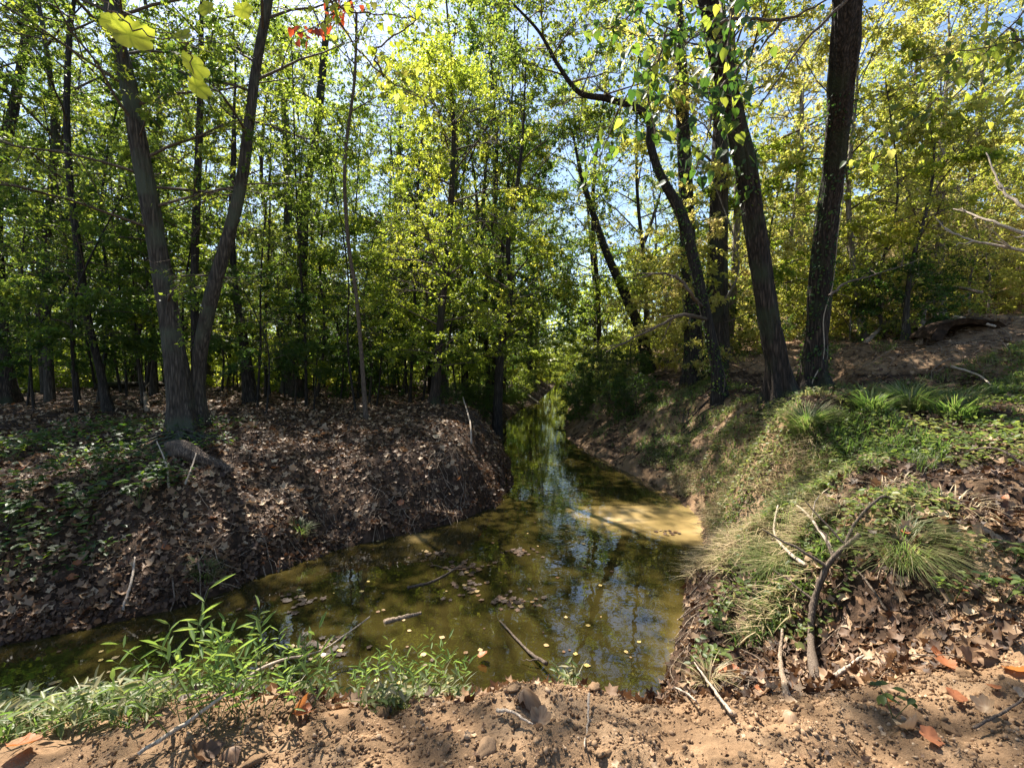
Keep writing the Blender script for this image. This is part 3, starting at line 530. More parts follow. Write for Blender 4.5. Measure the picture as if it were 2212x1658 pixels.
# ---------------------------------------------------------------- background trees: a few kinds, copied
def proto(name, h, r, kind, leaf, cr, lean=.4, K=8):
    pts = np.array([(0, 0, -.3), (R3(1)[0] * .2, R3(1)[0] * .2, h * .25), (R3(1)[0] * lean, R3(1)[0] * lean, h * .55), (R3(1)[0] * lean * 1.6, R3(1)[0] * lean * 1.6, h)])
    g = Geo(); path, rad = trunk_geo(g, pts, np.array([r, r * .85, r * .6, .015]) * (.68 if r > .06 else 1), 24, K, .05, .4, int(h * 10)); root = bpy.data.objects.new(name, None)
    gb, gl = Geo(), Geo()
    for c in cr: crown(gb, gl, path, rad, world=True, **c)
    return [('trunk', g.mesh('trunk', M[kind], True)), ('branches', gb.mesh('branches', M['twig'])), ('crown', gl.mesh('crown', M[leaf]))]
bb = dict(f0=.28, f1=1, nl=18, L=2.8, up=20, subs=6, twigs=5, nleaf=17, ls=.115, prof='round', maxr=.06, tl=.65)
PR = {
    'tall_a': proto('a', 14, .16, 'bark_grey', 'leaf_green', [bb]),
    'tall_b': proto('b', 12, .12, 'bark_dark', 'leaf_mid', [dict(bb, f0=.2, L=2.6)], .8),
    'tall_c': proto('c', 15, .17, 'bark_brown', 'leaf_bright', [dict(bb, f0=.35, prof='vase')]),
    'yellow': proto('d', 12, .13, 'bark_pale', 'leaf_yellow', [dict(bb, f0=.15, L=2.8)]),
    'tan': proto('e', 11, .11, 'bark_pale', 'leaf_tan', [dict(bb, f0=.15, L=2.6, nleaf=14)], .8),
    'stem': proto('j', 9, .045, 'bark_dark', 'leaf_green', [dict(bb, f0=.45, nl=9, L=1.2, subs=5, nleaf=10)], .6, 6),
    'shrub': proto('k', 1.5, .02, 'bark_dark', 'leaf_mid', [dict(bb, f0=.02, nl=18, L=1.15, subs=6, twigs=5, nleaf=9, ls=.09, up=30, tl=.3, droop=.3)], .2, 5),
    'shrub_b': proto('m', 1.5, .02, 'bark_dark', 'leaf_bright', [dict(bb, f0=.02, nl=18, L=1.15, subs=6, twigs=5, nleaf=6, ls=.12, up=30, tl=.3, droop=.3)], .2, 5),
    'shrub_y': proto('l', 1.7, .02, 'bark_pale', 'leaf_yellow', [dict(bb, f0=.02, nl=16, L=1.15, subs=6, twigs=5, nleaf=7, ls=.08, up=40, tl=.3, droop=.3)], .2, 5),
    'under_g': proto('f', 5.5, .045, 'bark_dark', 'leaf_mid', [dict(bb, f0=.38, L=1.6, nl=15, subs=6, nleaf=15, ls=.12, up=10, flat=.4, tl=.4)], .5, 6),
    'under_b': proto('g', 6.5, .05, 'bark_grey', 'leaf_bright', [dict(bb, f0=.36, L=1.7, nl=15, subs=6, nleaf=15, ls=.12, up=12, flat=.4, tl=.4)], .6, 6),
    'under_y': proto('h', 5, .04, 'bark_pale', 'leaf_yellow', [dict(bb, f0=.05, L=1.7, nl=15, subs=6, nleaf=15, ls=.11, up=25, tl=.4)], .5, 6),
    'under_t': proto('i', 4, .035, 'bark_pale', 'leaf_tan', [dict(bb, f0=.02, L=1.6, nl=14, subs=6, nleaf=12, ls=.10, up=35, tl=.4)], .5, 6),
}
def place(kind, x, y, s, name, label, group, cat='tree'):
    z = float(height(np.array([x]), np.array([y]))[0])
    o = thing(name, label, cat, (x, y, z), group); o.rotation_euler = (0, 0, rng.random() * 6.28); o.scale = (s, s, s * (.9 + .25 * rng.random()))
    for nm, me in PR[kind]:
        c = bpy.data.objects.new(nm, me); C.collection.objects.link(c); c.parent = o
        if nm != 'trunk': c['kind'] = 'stuff'
KD = {'tall_a': 'grey trunked', 'tall_b': 'dark trunked', 'tall_c': 'brown trunked', 'yellow': 'pale trunked', 'tan': 'tan leaved', 'under_g': 'dark green', 'under_b': 'bright green', 'under_y': 'yellow', 'under_t': 'tan', 'shrub': 'green', 'shrub_y': 'yellowish', 'shrub_b': 'bright', 'stem': 'wiry'}
def where(x, y):
    p = CX + FPX * x / y
    for lim, t in ((240, 'left of the bowed tree'), (380, 'left of the forked tree'), (560, 'behind the leaning forked trunk'), (740, 'behind the close pair of trunks'), (900, 'behind the whip thin sapling'), (1060, 'behind the sunlit creekside tree'), (1230, 'over the far creek'), (1420, 'behind the slanting tree'), (1600, 'behind the ivy covered trunk'), (1740, 'behind the big left leaning trunk'), (1900, 'behind the big upright trunk'), (2060, 'behind the bent sapling')):
        if p < lim: return t
    return 'at the right edge of the slope'
def blocks(x, y, s, kinds):
    if kinds[0][:5] in ('under', 'shrub', 'stem'): return False
    H = 14 * s
    for q, rr in GAPS:
        if q[1] > 30: continue
        t = ((x - q[0]) * SUN[0] + (y - q[1]) * SUN[1]) / (SUN[0] ** 2 + SUN[1] ** 2)
        if t <= 0: continue
        d = math.hypot(q[0] + t * SUN[0] - x, q[1] + t * SUN[1] - y); z = q[2] + t * SUN[2]
        if d < 2.2 and .3 * H < z < H: return True
    return False
def scatter(n, xr, yr, kinds, mind, label, group, name, smin=.8, smax=1.2, cond=None, seed=1):
    r = np.random.default_rng(seed); got = []; tries = 0
    while len(got) < n and tries < 6000:
        tries += 1; x = r.uniform(*xr); y = r.uniform(*yr)
        if abs(x) > y * 1.35 + 4: continue
        if cond and not cond(x, y): continue
        if any((x - a) ** 2 + (y - b) ** 2 < mind ** 2 for a, b in got): continue
        if shore(np.array([x]), np.array([y]))[0] < (.9 if kinds[0][:5] not in ('shrub', 'under') else .45 if kinds[0][:5] == 'shrub' else 1.4): continue
        sc_ = r.uniform(smin, smax)
        if blocks(x, y, sc_, kinds): continue
        got.append((x, y)); kk = kinds[r.integers(len(kinds))]; place(kk, x, y, sc_, name, KD[kk] + ' ' + label + ' ' + where(x, y), group, 'shrub' if kinds[0][:5] == 'shrub' else 'tree')
LF = lambda x, y: bool(is_left(np.array([x]), np.array([y]))[0])
scatter(33, (-34, 3), (14, 34), ['tall_a', 'tall_b', 'tall_c'], 2.2, 'tall tree', 'tall trees left of the creek', 'woodland_tree', 1.1, 1.5, cond=lambda x, y: LF(x, y) and x < y * .05 - .5, seed=11)
scatter(30, (-75, 8), (34, 75), ['tall_a', 'tall_b', 'tall_c'], 3, 'distant tree deep in the left woods', 'distant trees left of the creek', 'distant_tree', 1.2, 1.7, cond=LF, seed=12)
scatter(22, (-18, 2), (13.5, 28), ['under_g', 'under_b'], 1.5, 'slim leafy sapling', 'understorey saplings left of the creek', 'understorey_sapling', .8, 1.2, cond=lambda x, y: LF(x, y) and x < -1, seed=13)
scatter(12, (6, 30), (14, 34), ['yellow', 'tan', 'yellow', 'tall_c'], 2.4, 'tall tree on the sunny slope', 'tall trees on the right slope', 'slope_tree', cond=lambda x, y: not LF(x, y) and x > 1.5 + .36 * y, seed=14)
scatter(24, (8, 75), (34, 75), ['yellow', 'tall_c', 'tall_a'], 3, 'distant tree beyond the right slope', 'distant trees right of the creek', 'distant_tree', 1.2, 1.7, cond=lambda x, y: not LF(x, y), seed=15)
scatter(44, (6, 24), (11.5, 26), ['under_y', 'under_t', 'under_y', 'under_b'], 1.3, 'thicket sapling on the slope', 'thicket saplings on the right slope', 'thicket_sapling', .7, 1.1, cond=lambda x, y: not LF(x, y) and x > 5.5 and y > 12.5 - .0 * x, seed=16)
scatter(12, (-3, 12), (17, 60), ['tall_a', 'tall_b', 'tall_c'], 2.2, 'tall tree beside the creek', 'tall trees beside the far creek', 'creek_tree', 1.3, 1.75, cond=lambda x, y: shore(np.array([x]), np.array([y]))[0] < 5 and not (.1 < x / y < .4), seed=19)
scatter(20, (-3, 9), (22, 60), ['under_g', 'under_b', 'under_b'], 1.6, 'tree leaning in at the creek', 'trees closing in over the far creek', 'creek_tree', .8, 1.1, cond=lambda x, y: shore(np.array([x]), np.array([y]))[0] < 3.2, seed=17)

def far_woods(label, a0, a1, mat, n):
    g = Geo(); a = np.radians(rng.uniform(a0, a1, n)); d = rng.uniform(78, 100, n); x, y = d * np.sin(a), d * np.cos(a); z0 = height(x, y)
    top = 17 + 5 * noise2(x, y, .12, 3) + 3 * noise2(x, y, .35, 4); z = z0 + top * rng.random(n) ** .9
    k = noise3(np.stack([x, y, z], -1) * .3, 6) > -.35 ; pos = np.stack([x, y, z], -1)[k]; m = len(pos)
    leaves(g, pos, R3(m, 3), unit(R3(m, 3) + np.array([0, 0, .6])), .45 + .35 * rng.random(m), DIAMOND, np.clip(.45 + .35 * noise3(pos * .2, 8) + .15 * R3(m), 0, 1))
    link('far_woods', g.mesh('far_woods', M[mat]), kind='stuff', label=label)
scatter(60, (-24, 1), (12.5, 34), ['stem'], .8, 'very thin stemmed tree', 'thin stems in the left woods', 'thin_stem_tree', .7, 1.4, cond=LF, seed=21)
scatter(46, (-80, 6), (44, 74), ['shrub_b'], 2, 'low shrub far back', 'far shrubs left of the creek', 'distant_shrub', 1.6, 3, cond=LF, seed=28)
scatter(26, (8, 80), (40, 74), ['shrub_b'], 2, 'low shrub far back', 'far shrubs right of the creek', 'distant_shrub', 1.6, 3, cond=lambda x, y: not LF(x, y), seed=29)
scatter(30, (-60, 4), (28, 50), ['under_b', 'under_b', 'under_g'], 2, 'distant understorey tree', 'distant understorey left of the creek', 'understorey_sapling', 1, 1.5, cond=LF, seed=22)
scatter(7, (-13, -3.5), (10.5, 15), ['under_g', 'under_g', 'under_b'], 1.1, 'leafy sapling on the left bank', 'saplings among the near left trunks', 'leafy_sapling', .6, .95, cond=LF, seed=27)
scatter(44, (-34, 2), (19, 44), ['shrub_b', 'shrub_b', 'shrub'], 1.4, 'low shrub on the woodland floor', 'low shrubs in the left woods', 'woodland_shrub', .9, 1.8, cond=lambda x, y: LF(x, y) and shore(np.array([x]), np.array([y]))[0] > 1.5, seed=31)
scatter(24, (2, 8), (10.5, 34), ['shrub', 'shrub', 'shrub_y'], .8, 'low shrub on the right bank', 'shrubs along the right bank', 'bank_shrub', .45, .95, cond=lambda x, y: not LF(x, y) and shore(np.array([x]), np.array([y]))[0] < 2.6 - .0 * y and (x < 4.6 or y > 16), seed=23)
scatter(14, (-2, 4), (17, 40), ['shrub'], 1, 'low shrub on the left bank', 'shrubs along the left bank', 'bank_shrub', .35, .6, cond=lambda x, y: LF(x, y) and shore(np.array([x]), np.array([y]))[0] < 1.6, seed=24)
scatter(30, (6, 22), (11.5, 24), ['shrub_y', 'shrub'], 1, 'shrub on the right slope', 'shrubs on the right slope', 'slope_shrub', .7, 1.4, cond=lambda x, y: not LF(x, y) and (y > 14 or x > 9.5), seed=25)
for x_, y_, k_, s_ in [(6.0, 34, 'tall_b', 1.7), (-.7, 23.5, 'tall_b', 1.6), (-3.2, 21.5, 'tall_a', 1.6), (7.2, 25, 'tall_b', 1.7), (5.4, 28, 'tall_c', 1.5), (-1.0, 25, 'tall_a', 1.5), (7.2, 15.5, 'yellow', 1.4)]:
    place(k_, x_, y_, s_, 'creek_tree', KD[k_] + ' tall tree whose crown closes over the creek ' + where(x_, y_), 'tall trees closing over the creek')
for x_, y_, k_, s_ in [(.9, 31, 'under_b', .4), (5.2, 37.5, 'under_b', .5), (5.6, 43, 'under_b', .7), (2.4, 44, 'under_b', .6), (7.2, 51, 'under_b', .8), (4.0, 51, 'under_g', .8), (5.6, 60, 'under_b', .9), (8.6, 60, 'under_b', .9), (9.0, 72, 'shrub_b', 2.2), (8.2, 77, 'shrub_b', 2.5), (9.6, 77, 'under_b', 1.1), (-.9, 20.5, 'under_g', .4), (-1.1, 15.6, 'shrub', .35), (-1.7, 13.2, 'shrub', .3)]:
    place(k_, x_, y_, s_, 'creek_shrub', KD[k_] + ' low shrub at the far creek ' + ('on its left bank' if LF(x_, y_) else 'on its right bank'), 'shrubs overhanging the far creek', 'shrub')
far_woods('green woods closing the view behind the left bank', -62, 4, 'leaf_green', 26000)
far_woods('yellow green woods closing the view behind the right slope', 4, 62, 'leaf_bright', 26000)

# ---------------------------------------------------------------- leaf litter
def scatter_ground(n, xr, yr, cond, power=1.0):
    out = np.zeros((0, 2)); 
    for _ in range(12):
        x = rng.uniform(xr[0], xr[1], n * 2); y = yr[0] * (yr[1] / yr[0]) ** rng.random(n * 2)
        k = cond(x, y) & (np.abs(x) < y * 1.4 + 1.5); out = np.vstack([out, np.stack([x[k], y[k]], -1)])
        if len(out) > n: break
    return out[:n]
def gnormal(x, y, e=.05):
    return unit(np.stack([-(height(x + e, y) - height(x - e, y)) / (2 * e), -(height(x, y + e) - height(x, y - e)) / (2 * e), np.ones_like(x)], -1))
def litter(g, q, size, tilt=.45, tpl=CURL, lift=.012, tone=None):
    x, y = q[:, 0], q[:, 1]; n = len(x); nr = unit(gnormal(x, y) + tilt * R3(n, 3)); z = height(x, y) + lift
    s = size * (.6 + .8 * rng.random(n)); a = R3(n, 3); leaves(g, np.stack([x, y, z], -1), a - nr * np.sum(a * nr, -1, keepdims=True), nr, s, tpl, tone, .7 + .6 * rng.random(n))
g = Geo()
q = scatter_ground(20000, (-14, 2), (4.2, 26), lambda x, y: is_left(x, y) & (shore(x, y) > .12)); litter(g, q, .085, .7, LOBE)
q = scatter_ground(24000, (-9, 2), (4.0, 13), lambda x, y: is_left(x, y) & (shore(x, y) > .03)); litter(g, q, .05, .9, CURL, .008, .55 * rng.random(len(q)))
q = scatter_ground(9000, (-30, 2), (9, 45), lambda x, y: is_left(x, y) & (shore(x, y) > .2)); litter(g, q, .15, .6, DIAMOND, .02)
q = scatter_ground(4500, (-6, 1.6), (3.9, 14), lambda x, y: is_left(x, y) & (shore(x, y) > -.02) & (shore(x, y) < .3)); litter(g, q, .05, 1.0, CURL, .008, .5 * rng.random(len(q)))
link('leaf_litter', g.mesh('leaf_litter', M['fallen_leaf']), kind='stuff', label='brown fallen leaves covering the left bank')
g = Geo()
q = scatter_ground(13000, (.8, 12), (2.3, 16), lambda x, y: ~is_left(x, y) & (shore(x, y) > .06) & ((y > 2.5) | (x > 1.6))); litter(g, q, .07, .8, LOBE)
q = scatter_ground(3500, (-4, 4), (2.3, 3.4), lambda x, y: ~is_left(x, y) & (shore(x, y) > .02)); litter(g, q, .06, .9, LOBE)
q = scatter_ground(9000, (1.0, 7), (2.3, 8), lambda x, y: ~is_left(x, y) & (shore(x, y) > .02) & ((y > 2.5) | (x > 1.6))); litter(g, q, .035, 1.0, CURL, .006, .5 * rng.random(len(q)))
link('leaf_litter', g.mesh('leaf_litter', M['fallen_leaf']), kind='stuff', label='brown leaf litter on the right bank and in the gully')
for lb, cnd, nn, xr, yr in [('fine twigs fallen on the right bank and in the gully', lambda x, y: ~is_left(x, y) & (shore(x, y) > .05) & ((y > 2.6) | (x > 1.8)), 900, (.9, 10), (2.3, 13)), ('fine twigs fallen on the left bank litter', lambda x, y: is_left(x, y) & (shore(x, y) > .1), 700, (-10, 2), (4.2, 16))]:
    q = scatter_ground(nn, xr, yr, cnd); x, y = q.T; n = len(x); a = rng.random(n) * 6.28; L = .12 + .4 * rng.random(n) ** 2; t = np.linspace(-.5, .5, 5)[None]
    bx = x[:, None] + np.cos(a)[:, None] * L[:, None] * t + R3(n, 5) * .02; by = y[:, None] + np.sin(a)[:, None] * L[:, None] * t + R3(n, 5) * .02
    bz = height(bx, by) + .015 + .03 * rng.random((n, 1)) + R3(n, 1) * .12 * L[:, None] * t; g = Geo(); tubes(g, np.stack([bx, by, bz], -1), (.0015 + .004 * rng.random(n) ** 2)[:, None] * np.linspace(1, .5, 5)[None], 4)
    link('twig_litter', g.mesh('twig_litter', M['dead_wood'], True), kind='stuff', label=lb)
# ---------------------------------------------------------------- ground cover
g = Geo()
q = scatter_ground(22000, (1.5, 14), (3.0, 15), lambda x, y: ~is_left(x, y) & (shore(x, y) > .3) & (y > 3.6) & (shore(x, y) > .35 + .25 * (y < 6)) & (fbm(x, y, .9, 3, 70) + .4 * fbm(x, y, 4, 2, 71) > .0) & ((x < 6) | (y < 9.5) | (noise2(x, y, 1.3, 72) > .45)))
x, y = q.T; n = len(x); b = np.stack([x, y, height(x, y)], -1); a = rng.random(n) * 6.28
blades(g, b, np.stack([np.cos(a), np.sin(a), 0 * a], -1), .09 + .13 * rng.random(n), .006 + .006 * rng.random(n), .3 + .9 * rng.random(n), np.clip(.4 + .3 * noise2(x, y, 1.5, 8) + .3 * R3(n), 0, 1))
link('ground_cover', g.mesh('ground_cover', M['grass']), kind='stuff', label='low grass covering the right bank')
g = Geo()
q = scatter_ground(17000, (1.3, 14), (2.9, 15), lambda x, y: ~is_left(x, y) & (shore(x, y) > .3) & (y > 3.3) & (fbm(x, y, 1.1, 3, 75) + .4 * fbm(x, y, 5, 2, 76) > .05) & ((x < 6) | (y < 9.5) | (noise2(x, y, 1.3, 72) > .35)))
x, y = q.T; n = len(x); z = height(x, y) + .02 + .11 * rng.random(n) ** 1.5
leaves(g, np.stack([x, y, z], -1), R3(n, 3) * np.array([1, 1, .3]), unit(R3(n, 3) * .5 + np.array([0, 0, 1])), .035 + .04 * rng.random(n), OVAL, np.clip(.45 + .3 * noise2(x, y, 2, 8) + .25 * R3(n), 0, 1))
link('small_herbs', g.mesh('small_herbs', M['herb']), kind='stuff', label='small leafy herbs on the right bank')
g = Geo()
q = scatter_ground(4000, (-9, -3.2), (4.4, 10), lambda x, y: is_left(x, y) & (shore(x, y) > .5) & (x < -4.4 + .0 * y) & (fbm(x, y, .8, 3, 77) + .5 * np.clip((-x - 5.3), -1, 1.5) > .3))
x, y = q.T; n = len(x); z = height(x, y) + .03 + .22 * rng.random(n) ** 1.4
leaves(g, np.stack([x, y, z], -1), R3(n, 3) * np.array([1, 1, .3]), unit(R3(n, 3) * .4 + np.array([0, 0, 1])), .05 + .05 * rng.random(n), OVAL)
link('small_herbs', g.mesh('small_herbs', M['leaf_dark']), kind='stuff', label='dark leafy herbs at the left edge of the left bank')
g = Geo()
q = scatter_ground(4500, (1.6, 7), (3.6, 11), lambda x, y: ~is_left(x, y) & (shore(x, y) > .1) & (shore(x, y) < 1.3) & (fbm(x, y, 1.7, 2, 93) > .12)); x, y = q.T; n = len(x); b = np.stack([x, y, height(x, y)], -1)
nr = gnormal(x, y, .2); dn = unit(nr * np.array([1, 1, 0]) + 1.8 * R3(n, 3) * np.array([1, 1, 0]))
blades(g, b, dn, .1 + .14 * rng.random(n), .006 + .005 * rng.random(n), .8 + .9 * rng.random(n))
link('dry_grass', g.mesh('dry_grass', M['dry_grass']), kind='stuff', label='dry straw hanging over the clay edge of the right bank')

g = Geo(); q = scatter_ground(3800, (2.7, 6.5), (4.6, 11), lambda x, y: ~is_left(x, y) & (shore(x, y) > .15) & (x < 4.2 + .25 * (y - 5)) & (fbm(x, y, 2.2, 2, 101) > -.15))
x, y = q.T; n = len(x); b = np.stack([x, y, height(x, y)], -1); a = rng.random(n) * 6.28
blades(g, b, np.stack([np.cos(a) - .4, np.sin(a) - .5, 0 * a], -1), .07 + .16 * rng.random(n), .007 + .006 * rng.random(n), .4 + 1.0 * rng.random(n), np.clip(.55 + .4 * noise2(x, y, 2, 8) + .3 * R3(n), 0, 1))
leaves(g, b + np.stack([0 * x, 0 * x, .02 + .1 * rng.random(n)], -1), R3(n, 3) * np.array([1, 1, .3]), unit(R3(n, 3) * .5 + np.array([0, 0, 1])), .035 + .04 * rng.random(n), DIAMOND)
link('slope_weeds', g.mesh('slope_weeds', M['grass']), kind='stuff', label='mixed grass and weeds on the sloping edge of the right bank')
# ---------------------------------------------------------------- soil crumbs and clods
def ico(sub=0):
    t = (1 + 5 ** .5) / 2; v = np.array([(-1, t, 0), (1, t, 0), (-1, -t, 0), (1, -t, 0), (0, -1, t), (0, 1, t), (0, -1, -t), (0, 1, -t), (t, 0, -1), (t, 0, 1), (-t, 0, -1), (-t, 0, 1)], float)
    f = np.array([(0, 11, 5), (0, 5, 1), (0, 1, 7), (0, 7, 10), (0, 10, 11), (1, 5, 9), (5, 11, 4), (11, 10, 2), (10, 7, 6), (7, 1, 8), (3, 9, 4), (3, 4, 2), (3, 2, 6), (3, 6, 8), (3, 8, 9), (4, 9, 5), (2, 4, 11), (6, 2, 10), (8, 6, 7), (9, 8, 1)])
    v = unit(v)
    for _ in range(sub):
        vl = list(map(tuple, v)); cache = {}; nf = []
        def mid(a, b):
            k = (min(a, b), max(a, b))
            if k not in cache: m = (np.array(vl[a]) + np.array(vl[b])) / 2; vl.append(tuple(m / np.linalg.norm(m))); cache[k] = len(vl) - 1
            return cache[k]
        for a, b, c in f: ab, bc, ca = mid(a, b), mid(b, c), mid(c, a); nf += [(a, ab, ca), (b, bc, ab), (c, ca, bc), (ab, bc, ca)]
        v = np.array(vl); f = np.array(nf)
    return v, f
I0 = ico(0); I2 = ico(2)
cube_v = np.array([(a, b, c) for a in (-1, 1) for b in (-1, 1) for c in (-1, 1)], float) * .7
cube_f = np.array([(0, 1, 3, 2), (4, 6, 7, 5), (0, 4, 5, 1), (2, 3, 7, 6), (0, 2, 6, 4), (1, 5, 7, 3)])
def rocks(g, pos, size, tpl):
    n = len(pos); v, f = tpl; sc = .7 + .6 * rng.random((n, 1, 3)); V = v[None] * sc * (1 + .5 * R3(n, len(v), 1)); a = rng.random(n) * 6.28; ca, sa = np.cos(a)[:, None], np.sin(a)[:, None]
    V = np.stack([V[..., 0] * ca - V[..., 1] * sa, V[..., 0] * sa + V[..., 1] * ca, V[..., 2]], -1) * size[:, None, None] + pos[:, None]
    g.add(V, (np.arange(n)[:, None, None] * len(v) + f[None]).reshape(-1, f.shape[1]), np.repeat(np.clip(.5 + .25 * rng.standard_normal(n), 0, 1), len(v)))
g = Geo()
n = 46000; x = rng.uniform(-3.2, 3.8, n * 2); y = rng.uniform(1.15, 2.75, n * 2); k = (np.abs(x) < y * 1.25 + .2) & (y < 2.45 + .3 * rng.random(n * 2)) & (fbm(x, y, 2.5, 2, 60) > -.9 + .7 * rng.random(n * 2)) & (y < 2.35 + .2 * np.clip(x, 0, 2)) & (x > -1.9 + .3 * R3(n * 2)); x, y = x[k], y[k]
s = np.clip(np.exp(rng.normal(-5.8, .6, len(x))), .0018, .013); pp = np.stack([x, y, height(x, y) + s * .15], -1); sm = s < .0045; OCT = (np.array([(1, 0, 0), (-1, 0, 0), (0, 1, 0), (0, -1, 0), (0, 0, 1), (0, 0, -1)], float), np.array([(0, 2, 4), (2, 1, 4), (1, 3, 4), (3, 0, 4), (2, 0, 5), (1, 2, 5), (3, 1, 5), (0, 3, 5)])); rocks(g, pp[sm], s[sm], OCT); rocks(g, pp[~sm], s[~sm], I0)
link('soil_crumbs', g.mesh('soil_crumbs', M['clod']), kind='stuff', label='loose orange soil crumbs on the near bank')
clods = []
for k in range(4):
    v, f = I2; d = v * (1 + .34 * noise3(v * 1.4 + k * 9, 1) + .3 * noise3(v * 3 + k * 5, 2) + .16 * noise3(v * 8 + k, 3))[:, None] * np.array([1, .85, .65]); g = Geo(); g.add(d, f, np.full(len(d), .3 + .15 * k)); clods.append(g.mesh('clod', M['clod'], False))
cl = 0
while cl < 42:
    x, y = rng.uniform(-1.9, 3.2), rng.uniform(1.3, 2.5)
    if abs(x) > y * 1.2: continue
    s = float(np.clip(np.exp(rng.normal(-3.75, .4)), .012, .038)); q = on(x, y)
    o = thing('soil_clod', 'lump of crumbly orange soil on the near bank', 'clod', q + np.array([0, 0, s * .3]), 'soil clods on the near bank', clods[cl % 4]); o.scale = (s * 1.2, s, s * .75); o.rotation_euler = (rng.normal() * .3, rng.normal() * .3, rng.random() * 6); cl += 1

# ---------------------------------------------------------------- foreground plants
def leaf_mesh(name, tpl, mat, n=1):
    g = Geo(); leaves(g, np.zeros((1, 3)), np.array([[1., 0, 0]]), np.array([[0, 0, 1.]]), np.ones(1), tpl, np.array([n])); return g.mesh(name, M[mat])
lance = [leaf_mesh('leaf', LANCE, 'cane', t) for t in (.2, .5, .8)]
def frame(ax, nrm):
    ax = unit(np.asarray(ax, float)[None])[0]; s = unit(np.cross(nrm, ax)[None])[0]; n = np.cross(ax, s)
    return Matrix(((ax[0], s[0], n[0]), (ax[1], s[1], n[1]), (ax[2], s[2], n[2]))).to_4x4()
def cane_plant(base, h, lean, label, group, nl=9, ls=.11, single=False):
    root = thing('cane_grass_plant', label, 'plant', base, group); t = np.linspace(0, 1, 8)
    az = rng.random() * 6.28; d = np.array([math.cos(az) * lean, math.sin(az) * lean, 1.]) if np.isscalar(lean) else np.array([lean[0], lean[1], 1.])
    S = d[None] * (t[:, None] * h); S[:, :2] += (t[:, None] ** 2) * R3(2) * .15 * h; S[:, 2] -= .12 * h * t ** 2
    g = Geo(); tubes(g, S[None], (.0022 * (1 - .6 * t))[None], 5); link('stem', g.mesh('stem', M['grass'], True), root)
    for k in range(nl):
        f = .25 + .75 * k / (nl - 1); i = min(int(f * 7), 6); p = S[i] + (S[i + 1] - S[i]) * (f * 7 - i); a = az + k * 2.6 + rng.normal() * .4
        ax = np.array([math.cos(a), math.sin(a), .35 + .5 * f + .2 * rng.normal()]); s = ls * (.65 + .5 * rng.random())
        c = link('leaf', lance[rng.integers(3)], root); c.matrix_local = Matrix.Translation(p) @ frame(ax, np.array([0, 0, 1.]) + R3(3) * .4) @ Matrix.Scale(s, 4)
spots = [(380 + 200 * ((k * .618) % 1), 1520 + 60 * ((k * .414) % 1)) for k in range(16)] + [(600 + 420 * ((k * .618) % 1), 1480 + 40 * ((k * .414) % 1)) for k in range(22)] + [(395, 1560), (420, 1540), (450, 1560), (470, 1530), (500, 1550), (530, 1560), (430, 1580), (480, 1580), (560, 1530), (600, 1540), (640, 1530), (690, 1510), (730, 1500), (770, 1500), (820, 1490), (860, 1490), (900, 1490), (940, 1480), (980, 1480), (380, 1590), (520, 1590), (350, 1600), (580, 1570), (660, 1560), (620, 1580)]
for i, (a, b) in enumerate(spots):
    q = hit(a + rng.normal() * 8, b + rng.normal() * 8)
    cane_plant(q, (.24 if a > 580 else .3) + .2 * rng.random(), .45, ('leafy green cane grass sprig in the tall clump at lower left' if a < 590 else 'cane grass sprig in the low fringe by the long pale branch' if a < 800 else 'cane grass sprig in the sparse fringe below the dark stick'), 'cane grass sprigs at the near water edge', 11, .085)
q = hit(405, 1560); cane_plant(q, .62, (-.02, .05), 'tallest cane grass sprig standing clear against the dark water', None, 8, .13)
g = Geo()
q = scatter_ground(3600, (-3.4, .4), (1.7, 3.3), lambda x, y: ~is_left(x, y) & (shore(x, y) > -.08) & (y > 2.42 - .0 * x + .25 * np.minimum(x + .6, 0) + .12 * noise2(x, y, 3, 4)) & (noise2(x, y, 3.1, 66) + .45 * np.clip(-x - .9, -1, 1) > -.05))
x, y = q.T; n = len(x); b = np.stack([x, y, np.maximum(height(x, y), -.02)], -1); a = rng.random(n) * 6.28
blades(g, b, np.stack([np.cos(a), np.sin(a), 0 * a], -1), .08 + .16 * rng.random(n) ** 1.5, .004 + .006 * rng.random(n), .3 + .8 * rng.random(n))
leaves(g, b + np.stack([0 * x, 0 * x, .03 + .14 * rng.random(n)], -1), R3(n, 3) * np.array([1, 1, .5]), unit(R3(n, 3) * .5 + np.array([0, 0, 1])), .045 + .05 * rng.random(n), LANCE, None, np.full(n, 1.6))
link('bank_grass', g.mesh('bank_grass', M['grass']), kind='stuff', label='tangled green grass along the near water edge')

def tuft(px, py, n, h, label, mat='grass', wd=.006, bend=(.6, 1.2), rad=.08, name='sedge_tuft', dirv=None):
    q = hit(px, py); g = Geo(); a = rng.random(n) * 6.28; r = rad * np.sqrt(rng.random(n)); d = np.stack([np.cos(a), np.sin(a), 0 * a], -1); b = d * r[:, None]
    if dirv is not None: d = unit(d * .9 + R3(n, 3) * np.array([1, 1, 0]) * .6 + np.array(dirv) * .7)
    x, y = q[0] + b[:, 0], q[1] + b[:, 1]; b[:, 2] = height(x, y) - q[2]
    blades(g, b, d, h * (.6 + .5 * rng.random(n)), wd * (.7 + .6 * rng.random(n)), bend[0] + (bend[1] - bend[0]) * rng.random(n)); thing(name, label, 'sedge', q, None, g.mesh(name, M[mat]))
tuft(1742, 925, 520, .5, 'bright arching sedge tuft in front of the two big trunks', rad=.16, wd=.009)
tuft(1965, 880, 420, .6, 'large dark green sedge clump below the sunny slope', rad=.25, wd=.014)
tuft(1880, 885, 200, .45, 'dark sedge clump left of the large dark one', rad=.2, wd=.012)
tuft(2060, 900, 260, .5, 'dark sedge clump right of the large dark one', rad=.25, wd=.012)
